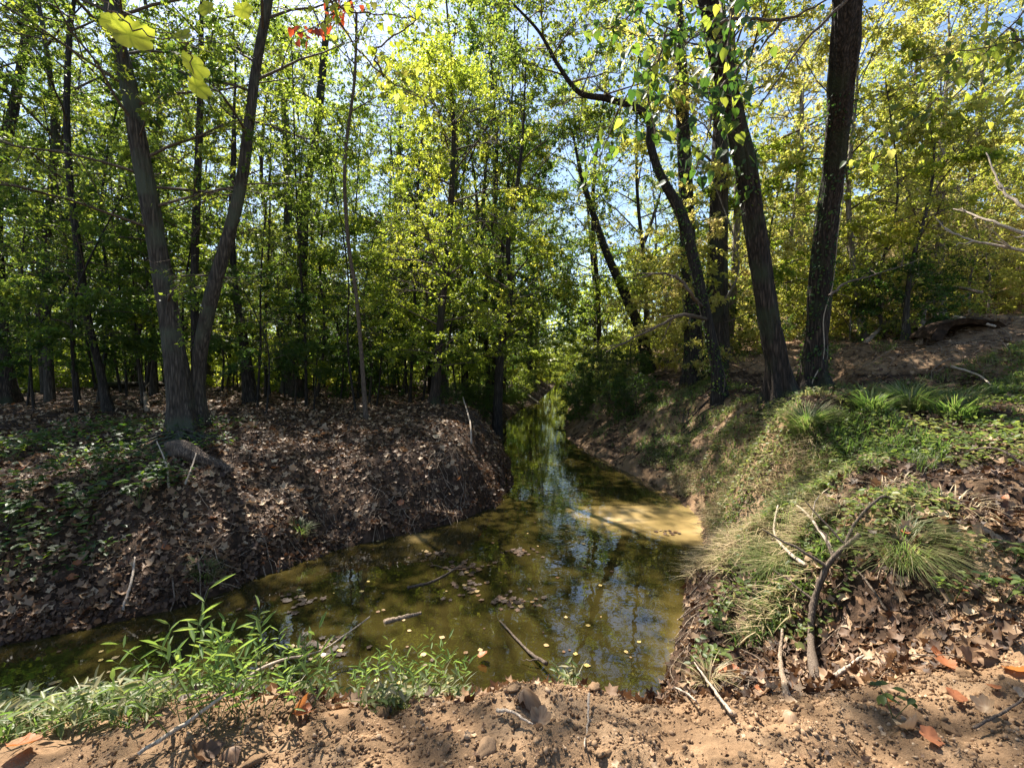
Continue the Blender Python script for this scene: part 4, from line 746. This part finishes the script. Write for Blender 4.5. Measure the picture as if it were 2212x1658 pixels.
tuft(1960, 1190, 420, .36, 'dark grass tuft hanging over the right clay face', rad=.12, bend=(1.0, 1.6), dirv=(.1, -.8, 0), wd=.004)
tuft(1680, 1215, 360, .34, 'grass tuft hanging over the clay bank above the twigs', rad=.12, bend=(1.0, 1.6), dirv=(-.7, -.4, 0), wd=.004)
tuft(1700, 1110, 320, .3, 'grass tuft on the shoulder of the right bank', rad=.15, bend=(.8, 1.4), wd=.004)
tuft(1760, 1000, 260, .3, 'pale grass tuft below the bright arching sedge', 'dry_grass', rad=.15, wd=.004)
tuft(1720, 865, 150, .3, 'small bright grass tuft at the foot of the left big trunk', rad=.08)
tuft(650, 1150, 130, .2, 'lone green tuft low on the left bank', rad=.08)
tuft(440, 1240, 140, .2, 'bright moss green tuft at the left water edge', rad=.1)
tuft(1530, 1480, 80, .25, 'dry grass wisp at the gully mouth', 'dry_grass', rad=.05, wd=.004)

for i_, (a_, b_, lb_) in enumerate([(1560, 1110, 'straw tuft hanging at the water edge beside the golden shallow'), (1590, 1180, 'straw tuft on the clay slope above the shallow bend'), (1540, 1070, 'straw tuft low on the bank above the golden shallow'), (1610, 1260, 'straw tuft on the lower clay slope by the pool'), (1650, 1150, 'wide straw tuft midway up the clay slope'), (1620, 1060, 'pale straw tuft at the crest of the clay slope'),
    (1700, 1180, 'straw tuft below the grassy shoulder'), (1490, 1000, 'straw tuft over the dark hollow'), (1580, 1000, 'straw tuft behind the crest of the clay slope'), (1850, 1120, 'straw tuft between the two hanging grass tufts'), (1900, 1060, 'sunlit straw tuft on the right bank herbs'), (2060, 1090, 'sunlit straw tuft far right among the herbs'), (1780, 1110, 'straw tuft above the bare twigs'), (1430, 975, 'straw tuft on the pale lump beside the creek')]):
    tuft(a_, b_, 80, .16, lb_, 'dry_grass' if i_ % 3 else 'grass', .008, (.5, 1.7), .28, 'straw_tuft', (-.5, -.5, 0))

def herb(px, py, label, n=10, h=.25, ls=.07, mat='leaf_bright', group=None):
    q = hit(px, py); root = thing('herb', label, 'plant', q, group); g = Geo(); gl = Geo(); a = rng.random(n) * 6.28; t = np.linspace(0, 1, 4)
    d = np.stack([np.cos(a) * .5, np.sin(a) * .5, np.ones(n)], -1); S = d[:, None] * (t[None, :, None] * (h * (.5 + .6 * rng.random(n)))[:, None, None]); tubes(g, S, np.full((n, 4), .0018), 4)
    link('stem', g.mesh('stem', M['grass']), root)
    m = n * 4; i = np.repeat(np.arange(n), 4); pos = S[i, 3] + R3(m, 3) * .02; leaves(gl, pos, unit(R3(m, 3) * np.array([1, 1, .2])), unit(R3(m, 3) * .3 + np.array([0, 0, 1])), ls * (.7 + .5 * rng.random(m)), OVAL)
    link('leaves', gl.mesh('leaves', M[mat]), root, kind='stuff')
for a in [(2165, 1320, 'broad leaved seedling at the right edge above the gully'), (2080, 1230, 'bright leafy herb on the right clay shoulder'), (1855, 870, 'leafy herb by the right foot of the big upright trunk'), (2190, 1230, 'yellowing broad leaf herb cut by the right edge'),
          (1560, 890, 'small leafy herb at the foot of the crooked tree'), (2060, 1320, 'low herb above the right gully'), (1930, 1560, 'tiny green herb on the right soil')]:
    herb(a[0], a[1], a[2], 7 if a[1] < 1500 else 3, .17, .065 if a[0] > 2100 else .05, 'herb')
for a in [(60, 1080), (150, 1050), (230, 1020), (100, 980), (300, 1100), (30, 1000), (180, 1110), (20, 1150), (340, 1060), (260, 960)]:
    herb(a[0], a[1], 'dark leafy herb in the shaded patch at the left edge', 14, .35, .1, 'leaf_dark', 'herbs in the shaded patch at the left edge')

# ---------------------------------------------------------------- sticks, logs, roots
def stick(name, label, pts, wpx, mat='twig_pale', lift=.02, forks=(), cat='branch', K=7, taper=.5):
    """pts: (px,py,lift) on the ground"""
    W = []
    for p in pts:
        q = hit(p[0], p[1]); q[2] += (p[2] if len(p) > 2 else 0) + lift; W.append(q)
    W = np.array(W); base = W[0].copy(); sp = smooth_path(W - base, 6 * len(W)); sp += R3(*sp.shape) * .003; r = wpx * base[1] / FPX / 2
    g = Geo(); rr_ = r * np.linspace(1, taper, len(sp)) * (1 + .14 * R3(len(sp))); e0 = sp[0] + (sp[0] - sp[1]) * .08; e1 = sp[-1] + (sp[-1] - sp[-2]) * .08; tubes(g, np.vstack([e0, sp, e1])[None], np.concatenate([[.0004], rr_, [.0004]])[None], K)
    for (f, dv, L, rf) in forks:
        p = sp[int(f * (len(sp) - 1))]; t = np.linspace(0, 1, 7)[:, None]; q = p + np.array(dv) * L * t + R3(7, 3) * .05 * L * t; tubes(g, q[None], (r * rf * np.linspace(1, .3, 7))[None], 5)
    return thing(name, label, cat, base, None, g.mesh(name, M[mat], True))
stick('fallen_branch', 'thick forked dark branch rising from the gully on the right', [(1762, 1482, 0), (1752, 1420, .06), (1757, 1350, .12), (1790, 1290, .2), (1855, 1228, .18)], 24, 'twig', .03,
      [(.75, (-.8, .5, .45), .45, .5), (.55, (-.4, .8, .3), .4, .35), (.8, (.1, .6, .5), .35, .4), (.9, (-.4, .7, .7), .4, .35), (.4, (.9, .3, .2), .3, .3)])
stick('bare_twigs', 'pale curved twig crossing the clay bank left of the forked branch', [(1740, 1265, .1), (1700, 1235, .15), (1672, 1180, .12), (1680, 1120, .1)], 9, 'twig_pale')
stick('bare_twigs', 'grey twig running from the bank shoulder down to the forked branch', [(1810, 1250, .12), (1770, 1190, .15), (1730, 1130, .12), (1690, 1095, .05)], 8, 'twig_pale', forks=[(.5, (.5, .5, .6), .3, .6)])
stick('bare_twigs', 'thin dark twig lying on the pale clay face', [(1915, 1345, .03), (1870, 1290, .04), (1845, 1255, .05)], 6, 'twig')
stick('bare_twigs', 'dark twig arching over the litter above the clay face', [(1820, 1210, .05), (1850, 1165, .12), (1900, 1120, .14), (1930, 1100, .05)], 8, 'twig')
stick('gully_stick', 'mossy grey stick standing in the gully litter', [(1700, 1510, 0), (1685, 1440, .04), (1690, 1390, .08)], 18, 'dead_wood')
stick('gully_stick', 'straight pale stick in the gully beside the forked branch', [(1805, 1478, .02), (1865, 1440, .05)], 10, 'twig_pale')
stick('gully_stick', 'stick lying in the dark gully mouth', [(1580, 1560, .02), (1530, 1500, .04), (1500, 1450, .03)], 9, 'twig_pale')
stick('long_branch', 'long pale branch lying across the near grass at lower left', [(300, 1650, .02), (400, 1600, .05), (490, 1560, .1), (590, 1505, .16), (700, 1460, .2), (800, 1412, .3)], 10, 'twig_pale', taper=.7)
stick('water_stick', 'dark stick rising out of the water at the near bank', [(1180, 1455, .06), (1140, 1410, .0), (1080, 1345, .0)], 9, 'twig', forks=[(.2, (-.5, .1, -.1), .35, .5)])
stick('water_stick', 'short brown log floating in the pool', [(830, 1345, 0), (870, 1335, 0), (910, 1325, 0)], 16, 'dead_wood', lift=.0)
stick('water_stick', 'thin forked twig floating in the middle of the pool', [(880, 1270, 0), (940, 1255, 0), (990, 1225, 0), (1010, 1210, 0)], 6, 'twig', lift=.005, forks=[(.6, (-.8, .5, .02), .4, .7)])
stick('soil_stick', 'short pale stick lying on the near orange soil', [(1075, 1552, .01), (1110, 1568, .015), (1150, 1585, .01)], 8, 'twig_pale')
stick('soil_stick', 'thin pale stalk lying on the near soil pointing at the camera', [(1272, 1520, .02), (1270, 1570, .02), (1262, 1640, .01)], 6, 'twig_pale')
stick('soil_stick', 'pale grass stalk bent over the near gully edge', [(1460, 1500, .02), (1490, 1525, .03), (1510, 1545, .02)], 4, 'twig_pale')
stick('soil_stick', 'dark twig at the lower right corner', [(2100, 1600, .02), (2180, 1560, .03), (2240, 1530, .02)], 7, 'twig')
lp = np.array([hit(372, 985) + [0, 0, .1], hit(400, 990) + [0, 0, .12], hit(440, 1003) + [0, 0, .08], hit(500, 1022) + [0, 0, .03]]); g = Geo()
trunk_geo(g, lp - lp[0], np.array([.1, .13, .09, .05]), 40, 22, .22, .5, 4, 3); thing('fallen_log', 'pale broken log lying below the forked tree', 'log', lp[0], None, g.mesh('fallen_log', M['bark_log'], True))
stick('fallen_log', 'thin pale log on the left bank far beside the creek', [(975, 855, .1), (1040, 858, .1), (1090, 862, .05)], 8, 'twig_pale')
stick('fallen_log', 'pale pole sloping down the left bank to the creek', [(1130, 850, .1), (1150, 862, .05), (1165, 872, .0)], 6, 'twig_pale')
stick('fallen_log', 'dark log between the trunks of the left woods', [(210, 842, .1), (290, 838, .15), (380, 836, .1)], 18, 'bark_brown')
stick('fallen_branch', 'brown pole leaning on the sunny slope right of the big trunks', [(1870, 745, .05), (1920, 720, .3), (1975, 690, .6)], 10, 'dead_wood')
stick('fallen_branch', 'bare curved branch arching over the dark root hole', [(1985, 745, .0), (2000, 700, .5), (2050, 690, .8), (2120, 690, .6)], 13, 'dead_wood')
stick('fallen_branch', 'pale root curving out of the dark hole', [(2060, 715, .3), (2100, 722, .25), (2150, 724, .1)], 9, 'twig_pale')
stick('slope_twig', 'thin pale twig on the herbs right of the sedge clump', [(2055, 805, .1), (2110, 825, .12), (2140, 840, .05)], 5, 'twig_pale')
stick('slope_twig', 'dark twig bending over the herbs at the right edge', [(2212, 1100, .3), (2140, 1050, .25), (2060, 1010, .1)], 7, 'twig')
stick('bank_stick', 'thin bare stick standing on the left bank by the creek', [(1018, 960, 0), (1015, 935, .2), (1000, 900, .5)], 5, 'twig_pale')
stick('bank_stick', 'thin forked root hanging down the left bank to the water', [(265, 1330, .0), (285, 1270, .05), (292, 1220, .04)], 7, 'twig_pale')
stick('bank_stick', 'pale stub standing in the litter left of the forked tree', [(318, 890, 0), (314, 868, .3), (308, 850, .55)], 12, 'dead_wood', forks=[(.6, (.6, 0, .8), .3, .6)])
stick('bank_stick', 'thin twig standing on the shaded left bank below the log', [(365, 1060, 0), (360, 1030, .15), (340, 1000, .3)], 5, 'twig_pale')
stick('bank_stick', 'curved twig below the pale log', [(400, 1050, 0), (415, 1030, .1), (425, 1010, .2)], 5, 'twig_pale')
def hollow(px, py, w_, h_, dp, name, label):
    q = hit(px, py); g = Geo(); nu, nv = 28, 14; u = np.linspace(0, math.pi, nu); v = np.linspace(0, math.pi * .62, nv); uu_, vv_ = np.meshgrid(u, v)
    def shell(k, lift):
        b = np.stack([np.cos(uu_) * w_ * k, -dp * .3 + np.sin(vv_) * dp * k * np.sin(uu_) ** .3 * .9 + 0 * uu_, np.sin(uu_) * h_ * k * np.cos(vv_ * .75) - .12], -1)
        return b + (.09 * noise3(b * 2.5, 3) + .05 * noise3(b * 7, 4))[..., None] * np.array([.6, .6, 1])
    i_, j_ = np.meshgrid(np.arange(nv - 1), np.arange(nu - 1), indexing='ij'); b_ = (i_ * nu + j_).ravel(); F = np.stack([b_, b_ + 1, b_ + nu + 1, b_ + nu], -1)
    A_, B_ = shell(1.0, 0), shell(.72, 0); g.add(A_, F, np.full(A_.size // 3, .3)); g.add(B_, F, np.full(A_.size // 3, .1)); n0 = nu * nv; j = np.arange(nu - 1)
    g.f[4].append(np.stack([j, j + 1, n0 + j + 1, n0 + j], -1))
    return thing(name, label, 'mound', q, None, g.mesh(name, M['soil'], True))
hollow(2075, 722, .95, .5, 1.0, 'hollow_mound', 'undercut mound of earth with a dark root hole on the right slope')
# root plate below the forked tree
def roots(name, label, px, py, n, L, r, mat='bark_dark', down=True, spread=(0, 6.28)):
    q = hit(px, py); g = Geo(); t = np.linspace(0, 1, 10)
    for _ in range(n):
        a = rng.uniform(*spread); l = L * (.5 + .7 * rng.random()); jj = (R3(2) * L * .6 if name == 'root_tangle' else R3(2) * .05); x = q[0] + jj[0] + np.cos(a) * l * t + np.cumsum(R3(10)) * .06 * l; y = q[1] + jj[1] + np.sin(a) * l * t + np.cumsum(R3(10)) * .03 * l
        z = height(x, y) + .02 + .07 * (1 - t) * (name == 'tree_roots') + .03 * np.cumsum(R3(10)) * l * (1 - t); S = np.stack([x, y, z], -1) - q; tubes(g, S[None], (r * (.4 + .8 * rng.random()) * np.linspace(1, .2, 10))[None], 6)
    return thing(name, label, 'roots', q, None, g.mesh(name, M[mat], True))
roots('tree_roots', 'dark roots exposed in the bank below the forked tree', 390, 945, 26, 1.1, .03, 'bark_grey', spread=(3.1, 6.3))
roots('root_tangle', 'tangle of dark roots and twigs in the eroded bank left of the log', 330, 975, 34, .8, .014, 'twig')
roots('tree_roots', 'roots spreading from the two big trunks on the right bank', 1725, 862, 16, 1.0, .03, 'bark_brown')
roots('root_tangle', 'pale tangle of roots on the dug slope by the dark hole', 2060, 745, 46, 1.5, .009, 'dead_wood')
roots('root_tangle', 'fine dark roots at the foot of the creekside tree', 945, 862, 20, .9, .02, 'bark_dark')
roots('root_tangle', 'twig tangle in the shaded gully litter', 1620, 1500, 50, .5, .006, 'twig')
roots('root_tangle', 'thin roots hanging from the rounded end of the left bank', 1065, 930, 40, .8, .012, 'twig')
roots('root_tangle', 'twiggy tangle under the sapling clump on the left bank', 1000, 890, 36, .9, .012, 'twig')
for a_, b_, lb_ in ((700, 1178, 'roots and twigs poking from the left bank above the pool arm'), (860, 1140, 'roots and twigs along the cut left bank above the middle of the pool'), (990, 1105, 'roots and twigs along the cut left bank near its rounded end'), (500, 1240, 'roots at the low left water edge'), (1540, 1150, 'fine roots at the edge of the golden shallow'), (1500, 1330, 'fine roots at the dark right edge of the pool')): roots('root_tangle', lb_, a_, b_, 44, .9, .007, 'dead_wood')
roots('root_tangle', 'dark root tangle hanging in the hollow of the right bank', 1490, 915, 30, 1.0, .02, 'bark_dark')

# ---------------------------------------------------------------- lobed fallen leaves
def lobed(curl, seed):
    r = np.random.default_rng(seed); an = np.linspace(-math.pi, math.pi, 31)[:-1]
    rad = .4 + .1 * np.abs(np.cos(an * 2.5)) ** 1.3 * (1 - .45 * (np.abs(an) > 2.2)) + .03 * (np.arange(30) % 2) + .02 * r.standard_normal(30)
    ring2 = np.stack([rad * np.cos(an) + .12, rad * np.sin(an), np.zeros(30)], -1); ring1 = ring2 * .5
    v = np.vstack([[0.06, 0, 0], ring1, ring2]); v[:, 2] = curl * (v[:, 1] ** 2 * 2.2 + v[:, 0] ** 2 * 1.1) + .05 * noise3(v * 6 + seed, 2)
    f = [(0, 1 + k, 1 + (k + 1) % 30) for k in range(30)]; q4 = [(1 + k, 31 + k, 31 + (k + 1) % 30, 1 + (k + 1) % 30) for k in range(30)]
    return v, f, q4
def lobed_mesh(curl, seed, mat, tone):
    v, f, q4 = lobed(curl, seed); g = Geo(); g.add(v, f, np.clip(tone + np.concatenate([[.2], np.where(np.arange(60) % 6 == 0, .04, -.02) + .1 * np.random.default_rng(seed).standard_normal(60)]), 0, 1)); g.f.setdefault(4, []).append(np.array(q4))
    t = np.linspace(0, 1, 6); tubes(g, np.stack([-.1 - .45 * t, .03 * np.sin(t * 5), .1 * t * curl], -1)[None], np.full((1, 6), .009), 4, tone); return g.mesh('fallen_leaf', M[mat], True)
LB = [lobed_mesh(c, s, m, t) for c, s, m, t in [(.9, 1, 'fallen_leaf', .75), (-.9, 2, 'fallen_leaf', .55), (.5, 3, 'fallen_leaf', .85), (.3, 4, 'fallen_orange', .5), (1.4, 5, 'fallen_orange', .1), (-1.5, 6, 'fallen_leaf', .65), (.7, 7, 'fallen_leaf', .4)]]
g = Geo(); q = scatter_ground(420, (-1.8, 3), (1.3, 2.6), lambda x, y: ~is_left(x, y) & (np.abs(x) < y * 1.2) & ((fbm(x, y, 2, 2, 97) > .1) | (y > 2.15))); litter(g, q, .028, .8, LOBE, .01)
link('leaf_scraps', g.mesh('leaf_scraps', M['fallen_leaf']), kind='stuff', label='small brown leaf scraps on the near soil')
def big_leaf(px, py, s, k, label, group=None, tilt=.3, lift=.02, name='fallen_leaf', water=False):
    q = hit(px, py); q[2] += lift; s *= .78; o = thing(name, label, 'leaf', q, group, LB[k]); o.scale = (s, s, s); o.rotation_euler = (tilt * rng.normal(), tilt * rng.normal(), rng.random() * 6.28); return o
for a in [(1130, 1512, .17, 5, 'large curled pinkish brown leaf standing on the near soil edge', .15, .05), (640, 1562, .11, 4, 'vivid orange curled leaf at the soil edge left of centre', .6, .04), (500, 1640, .16, 1, 'dark brown curled leaf at the bottom edge', .5, .03), (430, 1645, .16, 6, 'dark folded leaf beside the long branch at the bottom', .5, .03),
          (1165, 1570, .12, 6, 'dark crumpled leaf half buried in the near soil', .5, .02), (60, 1632, .15, 3, 'large dark brown leaf in the bottom left corner', .2, .03), (2090, 1440, .2, 0, 'large brown lobed leaf on the right soil', .5, .04), (2140, 1430, .14, 1, 'brown lobed leaf touching the large one at right', .5, .04),
          (2020, 1130, .18, 2, 'large pale leaf on the sunny right bank', .2, .03), (1960, 1590, .12, 0, 'brown leaf in the lower right shade', .4, .02), (780, 1510, .13, 3, 'pale leaf behind the near soil mound', .4, .03), (1790, 1480, .14, 2, 'tan lobed leaf in the gully left of the forked branch', .4, .03),
          (1040, 1430, .12, 3, 'orange brown leaf among the near grass', .4, .05), (2000, 1610, .1, 3, 'orange leaf scrap on the right soil', .4, .02), (1480, 1480, .15, 0, 'tan lobed leaf at the gully mouth', .4, .03), (360, 1520, .1, 4, 'orange leaf in the grass at lower left', .5, .08)]:
    big_leaf(a[0], a[1], a[2], a[3], a[4], None, a[5], a[6])
for i in range(110):
    a, b = rng.uniform(-20, 1040), rng.uniform(1000, 1330)
    q = hit(a, b)
    if shore(q[:1], q[1:2])[0] < .1: continue
    big_leaf(a, b, rng.uniform(.09, .16), rng.integers(0, 3) if rng.random() < .8 else 3, 'brown lobed leaf lying on the litter of the left bank', 'lobed leaves on the left bank litter', .35, .03)
for i in range(60):
    a, b = rng.uniform(1540, 2210), rng.uniform(1080, 1560)
    q = hit(a, b)
    if shore(q[:1], q[1:2])[0] < .1: continue
    big_leaf(a, b, rng.uniform(.07, .13), rng.integers(0, 4), 'brown lobed leaf lying on the right bank', 'lobed leaves on the right bank', .4, .025)
fl = [leaf_mesh('floating_leaf', CURL, 'floating_leaf', t) for t in (.1, .35, .7, .95)] + [leaf_mesh('leaf', LOBE, 'fallen_leaf', .05)]
i = 0
while i < 100:
    a, b = rng.uniform(100, 1500), rng.uniform(1000, 1490); q = G(a, b, 0)
    if shore(q[:1], q[1:2])[0] > -.08: continue
    if fbm(q[:1], q[1:2], 1.2, 2, 90)[0] < .05 and rng.random() < .9: continue
    o = thing('floating_leaf', 'small fallen leaf floating on the creek pool', 'leaf', (q[0], q[1], .006), 'leaves floating on the pool', fl[rng.integers(4)]); s = rng.uniform(.022, .065); o.scale = (s, s, s * .25); o.rotation_euler = (0, 0, rng.random() * 6.28); i += 1
def raft(px, py, n, rad, label):
    q = G(px, py, 0); o = thing('leaf_clump', label, 'leaf clump', q)
    for _ in range(n):
        p = (rng.normal(0, rad), rng.normal(0, rad * .7), .004 + .01 * rng.random()); c = link('leaf', fl[4 if rng.random() < .85 else 1], o)
        c.matrix_local = Matrix.Translation(p) @ frame(R3(3) * np.array([1, 1, .08]), R3(3) * .15 + np.array([0, 0, 1])) @ Matrix.Diagonal((*([.05 + .04 * rng.random()] * 2), .02, 1))
for a in [(1010, 1225, 40, .13, 'dark clump of sodden leaves in the middle of the pool'), (940, 1195, 16, .06, 'small dark leaf clump near the left bank'), (1115, 1300, 30, .12, 'dark leaf clump below the middle of the pool'), (1010, 1275, 30, .14, 'sodden leaf clump around the forked twig'), (1130, 1195, 30, .13, 'dark leaf clump right of the pool middle'), (640, 1300, 22, .12, 'leaf clump on the left arm of the pool'), (1440, 1150, 18, .09, 'dark leaf clump on the sunlit tan water'), (700, 1395, 24, .12, 'brown leaf clump by the near grass')]:
    raft(*a)

# ---------------------------------------------------------------- overhanging near branches
HEART = (np.array([(0, 0, 0), (-.08, .22, .03), (.12, .42, .06), (.45, .38, .04), (.78, .18, 0), (1.05, 0, -.1), (.78, -.18, 0), (.45, -.38, .04), (.12, -.42, .06), (-.08, -.22, .03)]), np.array([(0, 3, 2, 1), (0, 5, 4, 3), (0, 7, 6, 5), (0, 9, 8, 7)]))
hm = [leaf_mesh('leaf', HEART, m, t) for m, t in (('leaf_dark', .1), ('leaf_dark', .5), ('leaf_green', .4), ('leaf_bright', .6))]
def hanging(name, label, lines, nleaf, ls, meshes, wp, mat='twig', spread=.35, cat='branch', probs=None, down=.8, leafname='leaf', anchor=None):
    root = None; segs = []
    g = Geo(); b0 = P(*lines[0][0])
    if anchor is not None:
        e = P(*anchor) - b0; t = np.linspace(0, 1, 12)[:, None]; sp = e * t + R3(12, 3) * .05 * np.sin(t * 3.14); sp[:, 2] += .3 * np.sin(t[:, 0] * 3.14); tubes(g, sp[None], (np.linspace(1, 2.2, 12) * wp * b0[1] / FPX / 2)[None], 6)
    for ln in lines:
        sp = smooth_path(np.array([P(*p) for p in ln]) , 5 * len(ln)) + R3(5 * len(ln), 3) * .012; tubes(g, (sp - b0)[None], (np.linspace(1, .35, len(sp)) * wp * sp[0][1] / FPX / 2)[None], 6); segs.append(sp)
    root = thing(name, label, cat, b0); link('stem', g.mesh('stem', M[mat], True), root)
    tot = np.vstack(segs); gs = Geo()
    for k in range(nleaf):
        i = rng.integers(len(tot) - 1); p = tot[i] + R3(3) * spread * np.array([1, .8, .8]) * rng.random() ** .6 + np.array([0, 0, -.1 * spread]); ax = np.array([*R3(2) * .6, -down + .5 * rng.normal() * .6]); nr = R3(3) * .5 + np.array([0, -.5, .7])
        s = ls * (.6 + .7 * rng.random()); mi = rng.choice(len(meshes), p=probs); c = link(leafname, meshes[mi], root); c.matrix_local = Matrix.Translation(p - b0) @ frame(ax, nr) @ Matrix.Scale(s, 4)
        pet = np.stack([tot[i] - b0, (tot[i] + p) / 2 - b0 + np.array([0, 0, .03]), p - b0]); tubes(gs, pet[None], np.full((1, 3), .0018), 3)
    link('stalks', gs.mesh('stalks', M['twig']), root, kind='stuff')
hanging('hanging_vine', 'broad leaved vine hanging dark in front of the big left leaning trunk', [[(1560, 30, 5.2), (1500, 80, 5), (1440, 60, 5), (1380, 20, 5)], [(1620, 120, 5.4), (1540, 200, 5.2), (1480, 180, 5.2), (1400, 150, 5)], [(1540, 200, 5.2), (1530, 290, 5.1), (1500, 370, 5.1)], [(1600, -40, 5.3), (1570, 100, 5.3), (1585, 260, 5.4)], [(1440, 60, 5), (1420, 140, 5), (1400, 210, 5.1), (1420, 300, 5.1)]],
        280, .10, hm, 5, probs=[.4, .3, .2, .1], spread=.42, anchor=(1535, -20, tQ[3][1] - 1.1))
hanging('hanging_vine', 'sparse broad leaved twigs hanging over the creek left of the dark vine', [[(1440, 120, 5.4), (1370, 180, 5.5), (1310, 300, 5.6), (1290, 380, 5.6)], [(1380, 20, 5), (1320, 60, 5.2), (1270, 40, 5.4)]], 110, .09, hm, 4, probs=[.3, .3, .3, .1], spread=.4, anchor=(1400, 230, tN[3][1] - .5))
syc = [leaf_mesh('leaf', HEART, 'leaf_vivid', .3), leaf_mesh('leaf', HEART, 'leaf_bright', .8), leaf_mesh('leaf', HEART, 'leaf_yellow', .4)]
hanging('leafy_branch', 'long thin branch with yellow green leaves slanting across the top left centre', [[(700, -30, 3.6), (760, 90, 3.8), (830, 165, 3.9), (885, 200, 4), (945, 245, 4.1)], [(700, -30, 3.6), (740, 20, 3.7), (800, 30, 3.8), (900, 40, 3.9)], [(830, 165, 3.9), (810, 110, 3.9), (880, 60, 3.9), (915, 20, 3.9)]], 130, .055, syc, 5, probs=[.4, .4, .2], spread=.28, anchor=(600, -150, tB[3][1]))
hanging('leafy_branch', 'near twig with large glowing yellow leaves in the top left corner', [[(180, -40, 1.9), (250, 30, 1.9), (330, 80, 1.9), (420, 90, 1.9), (520, 70, 2)], [(400, 88, 1.9), (410, 120, 1.95), (425, 170, 2.02)]], 0, .09, syc[:1], 4, spread=.05, anchor=(215, -160, tA[3][1] - .5))
vl = bpy.data.objects.get('leafy_branch.001')
def lone_leaf(root, px, py, d, s, ax, nr, me):
    c = link('leaf', me, root); c.matrix_local = Matrix.Translation(P(px, py, d) - np.array(root.location)) @ frame(ax, nr) @ Matrix.Scale(s, 4)
viv = bpy.data.meshes.new('leaf')
def viv_mesh(seed):
    v, f, q4 = lobed(.25, seed); g = Geo(); g.add(v, f, np.concatenate([[0], .15 + .85 * (np.arange(60) % 6 != 0) * (.6 + .4 * np.random.default_rng(seed).random(60))])); g.f.setdefault(4, []).append(np.array(q4)); return g.mesh('leaf', M['leaf_vivid'], True)
VV = [viv_mesh(21), viv_mesh(22)]
for a in [(275, 70, 1.9, .16, (.7, .2, -.7), (.5, -.8, .3), 0), (245, 45, 1.95, .1, (.2, .1, -.9), (.4, -.8, .2), 1), (415, 135, 2, .12, (.2, .1, -1), (.9, -.4, .1), 1), (425, 185, 2.05, .1, (.3, .1, -1), (.8, -.5, .1), 0), (525, 20, 2.2, .09, (.3, 0, -.8), (0, -.9, .4), 0), (450, 15, 2.2, .08, (-.3, 0, -.8), (0, -.9, .4), 1), (390, 78, 2, .08, (.9, 0, -.2), (0, -.9, .5), 0)]:
    lone_leaf(vl, *a[:6], VV[a[6]])
hanging('leafy_branch', 'small branch with red leaves at the top left centre', [[(770, -10, 4.2), (720, 30, 4.2), (680, 60, 4.2), (640, 70, 4.3)]], 45, .06, [leaf_mesh('leaf', HEART, 'leaf_red', .5)], 4, spread=.13, anchor=(620, -260, tB[3][1]))
hanging('bare_branch', 'bare dark branch arching between the tops of the two big right trunks', [[(1555, 50, 7.6), (1600, 40, 7.5), (1690, 42, 7.3), (1760, 15, 7.2), (1810, -20, 7.2)], [(1850, -20, 7.2), (1740, 90, 7.3), (1640, 230, 7.5)], [(1690, 42, 7.3), (1640, 110, 7.4)]], 30, .06, hm[:2], 8, spread=.3)
hanging('leafy_branch', 'leafy branch drooping in from the top right corner', [[(2260, -40, 5), (2180, 60, 5.2), (2060, 180, 5.4), (1960, 270, 5.6), (1900, 320, 5.7)], [(2180, 60, 5.2), (2230, 120, 5.1), (2260, 200, 5)], [(2300, 60, 4.6), (2200, 90, 4.8), (2080, 110, 5.1), (1980, 130, 5.3)]], 280, .085, [hm[2], hm[3], syc[2]], 4, probs=[.45, .35, .2], spread=.4, anchor=(1850, -120, tR[3][1] - 2.4))
def bare(name, label, lines, wp, mat='twig_pale'):
    g = Geo(); b0 = P(*lines[0][0])
    for ln in lines:
        sp = smooth_path(np.array([P(*p) for p in ln]), 5 * len(ln)) + R3(5 * len(ln), 3) * .012; tubes(g, (sp - b0)[None], (np.linspace(1, .25, len(sp)) * wp * sp[0][1] / FPX / 2)[None], 6)
        for _ in range(7):
            i = rng.integers(2, len(sp) - 1); t = np.linspace(0, 1, 5)[:, None]; q = sp[i] + unit(R3(1, 3) + unit((sp[i] - sp[i - 1])[None]))[0] * .6 * rng.random() * t + R3(5, 3) * .03 * t; tubes(g, (q - b0)[None], (np.linspace(.35, .15, 5) * wp * sp[0][1] / FPX / 2)[None], 4)
    return thing(name, label, 'branch', b0, None, g.mesh(name, M[mat], True))
bare('dead_branch', 'bare white dead branch reaching in from the right edge', [[(2330, 800, 6.6), (2300, 640, 6.8), (2260, 560, 7), (2180, 535, 7.2), (2100, 520, 7.5), (2040, 495, 7.8)], [(2290, 610, 6.9), (2260, 480, 7), (2200, 440, 7.3), (2160, 400, 7.6), (2130, 330, 8)], [(2260, 560, 7), (2240, 520, 7), (2150, 480, 7.3), (2060, 450, 8)]], 12)
bare('dead_branch', 'bare twigs reaching left from the crooked tree over the creek', [[(1515, 660, tN[3][1]), (1500, 645, 9), (1470, 605, 8.8), (1430, 590, 8.7), (1380, 600, 8.6)], [(1525, 690, tN[3][1]), (1480, 680, 9), (1440, 695, 8.9), (1390, 720, 8.8), (1310, 760, 8.7)]], 8, 'twig')
bare('dead_branch', 'thin branch sloping from the big right trunk over the clearing', [[(1792, 640, 9), (1830, 610, 9.2), (1900, 590, 9.6), (1990, 560, 10.4)]], 6, 'twig')
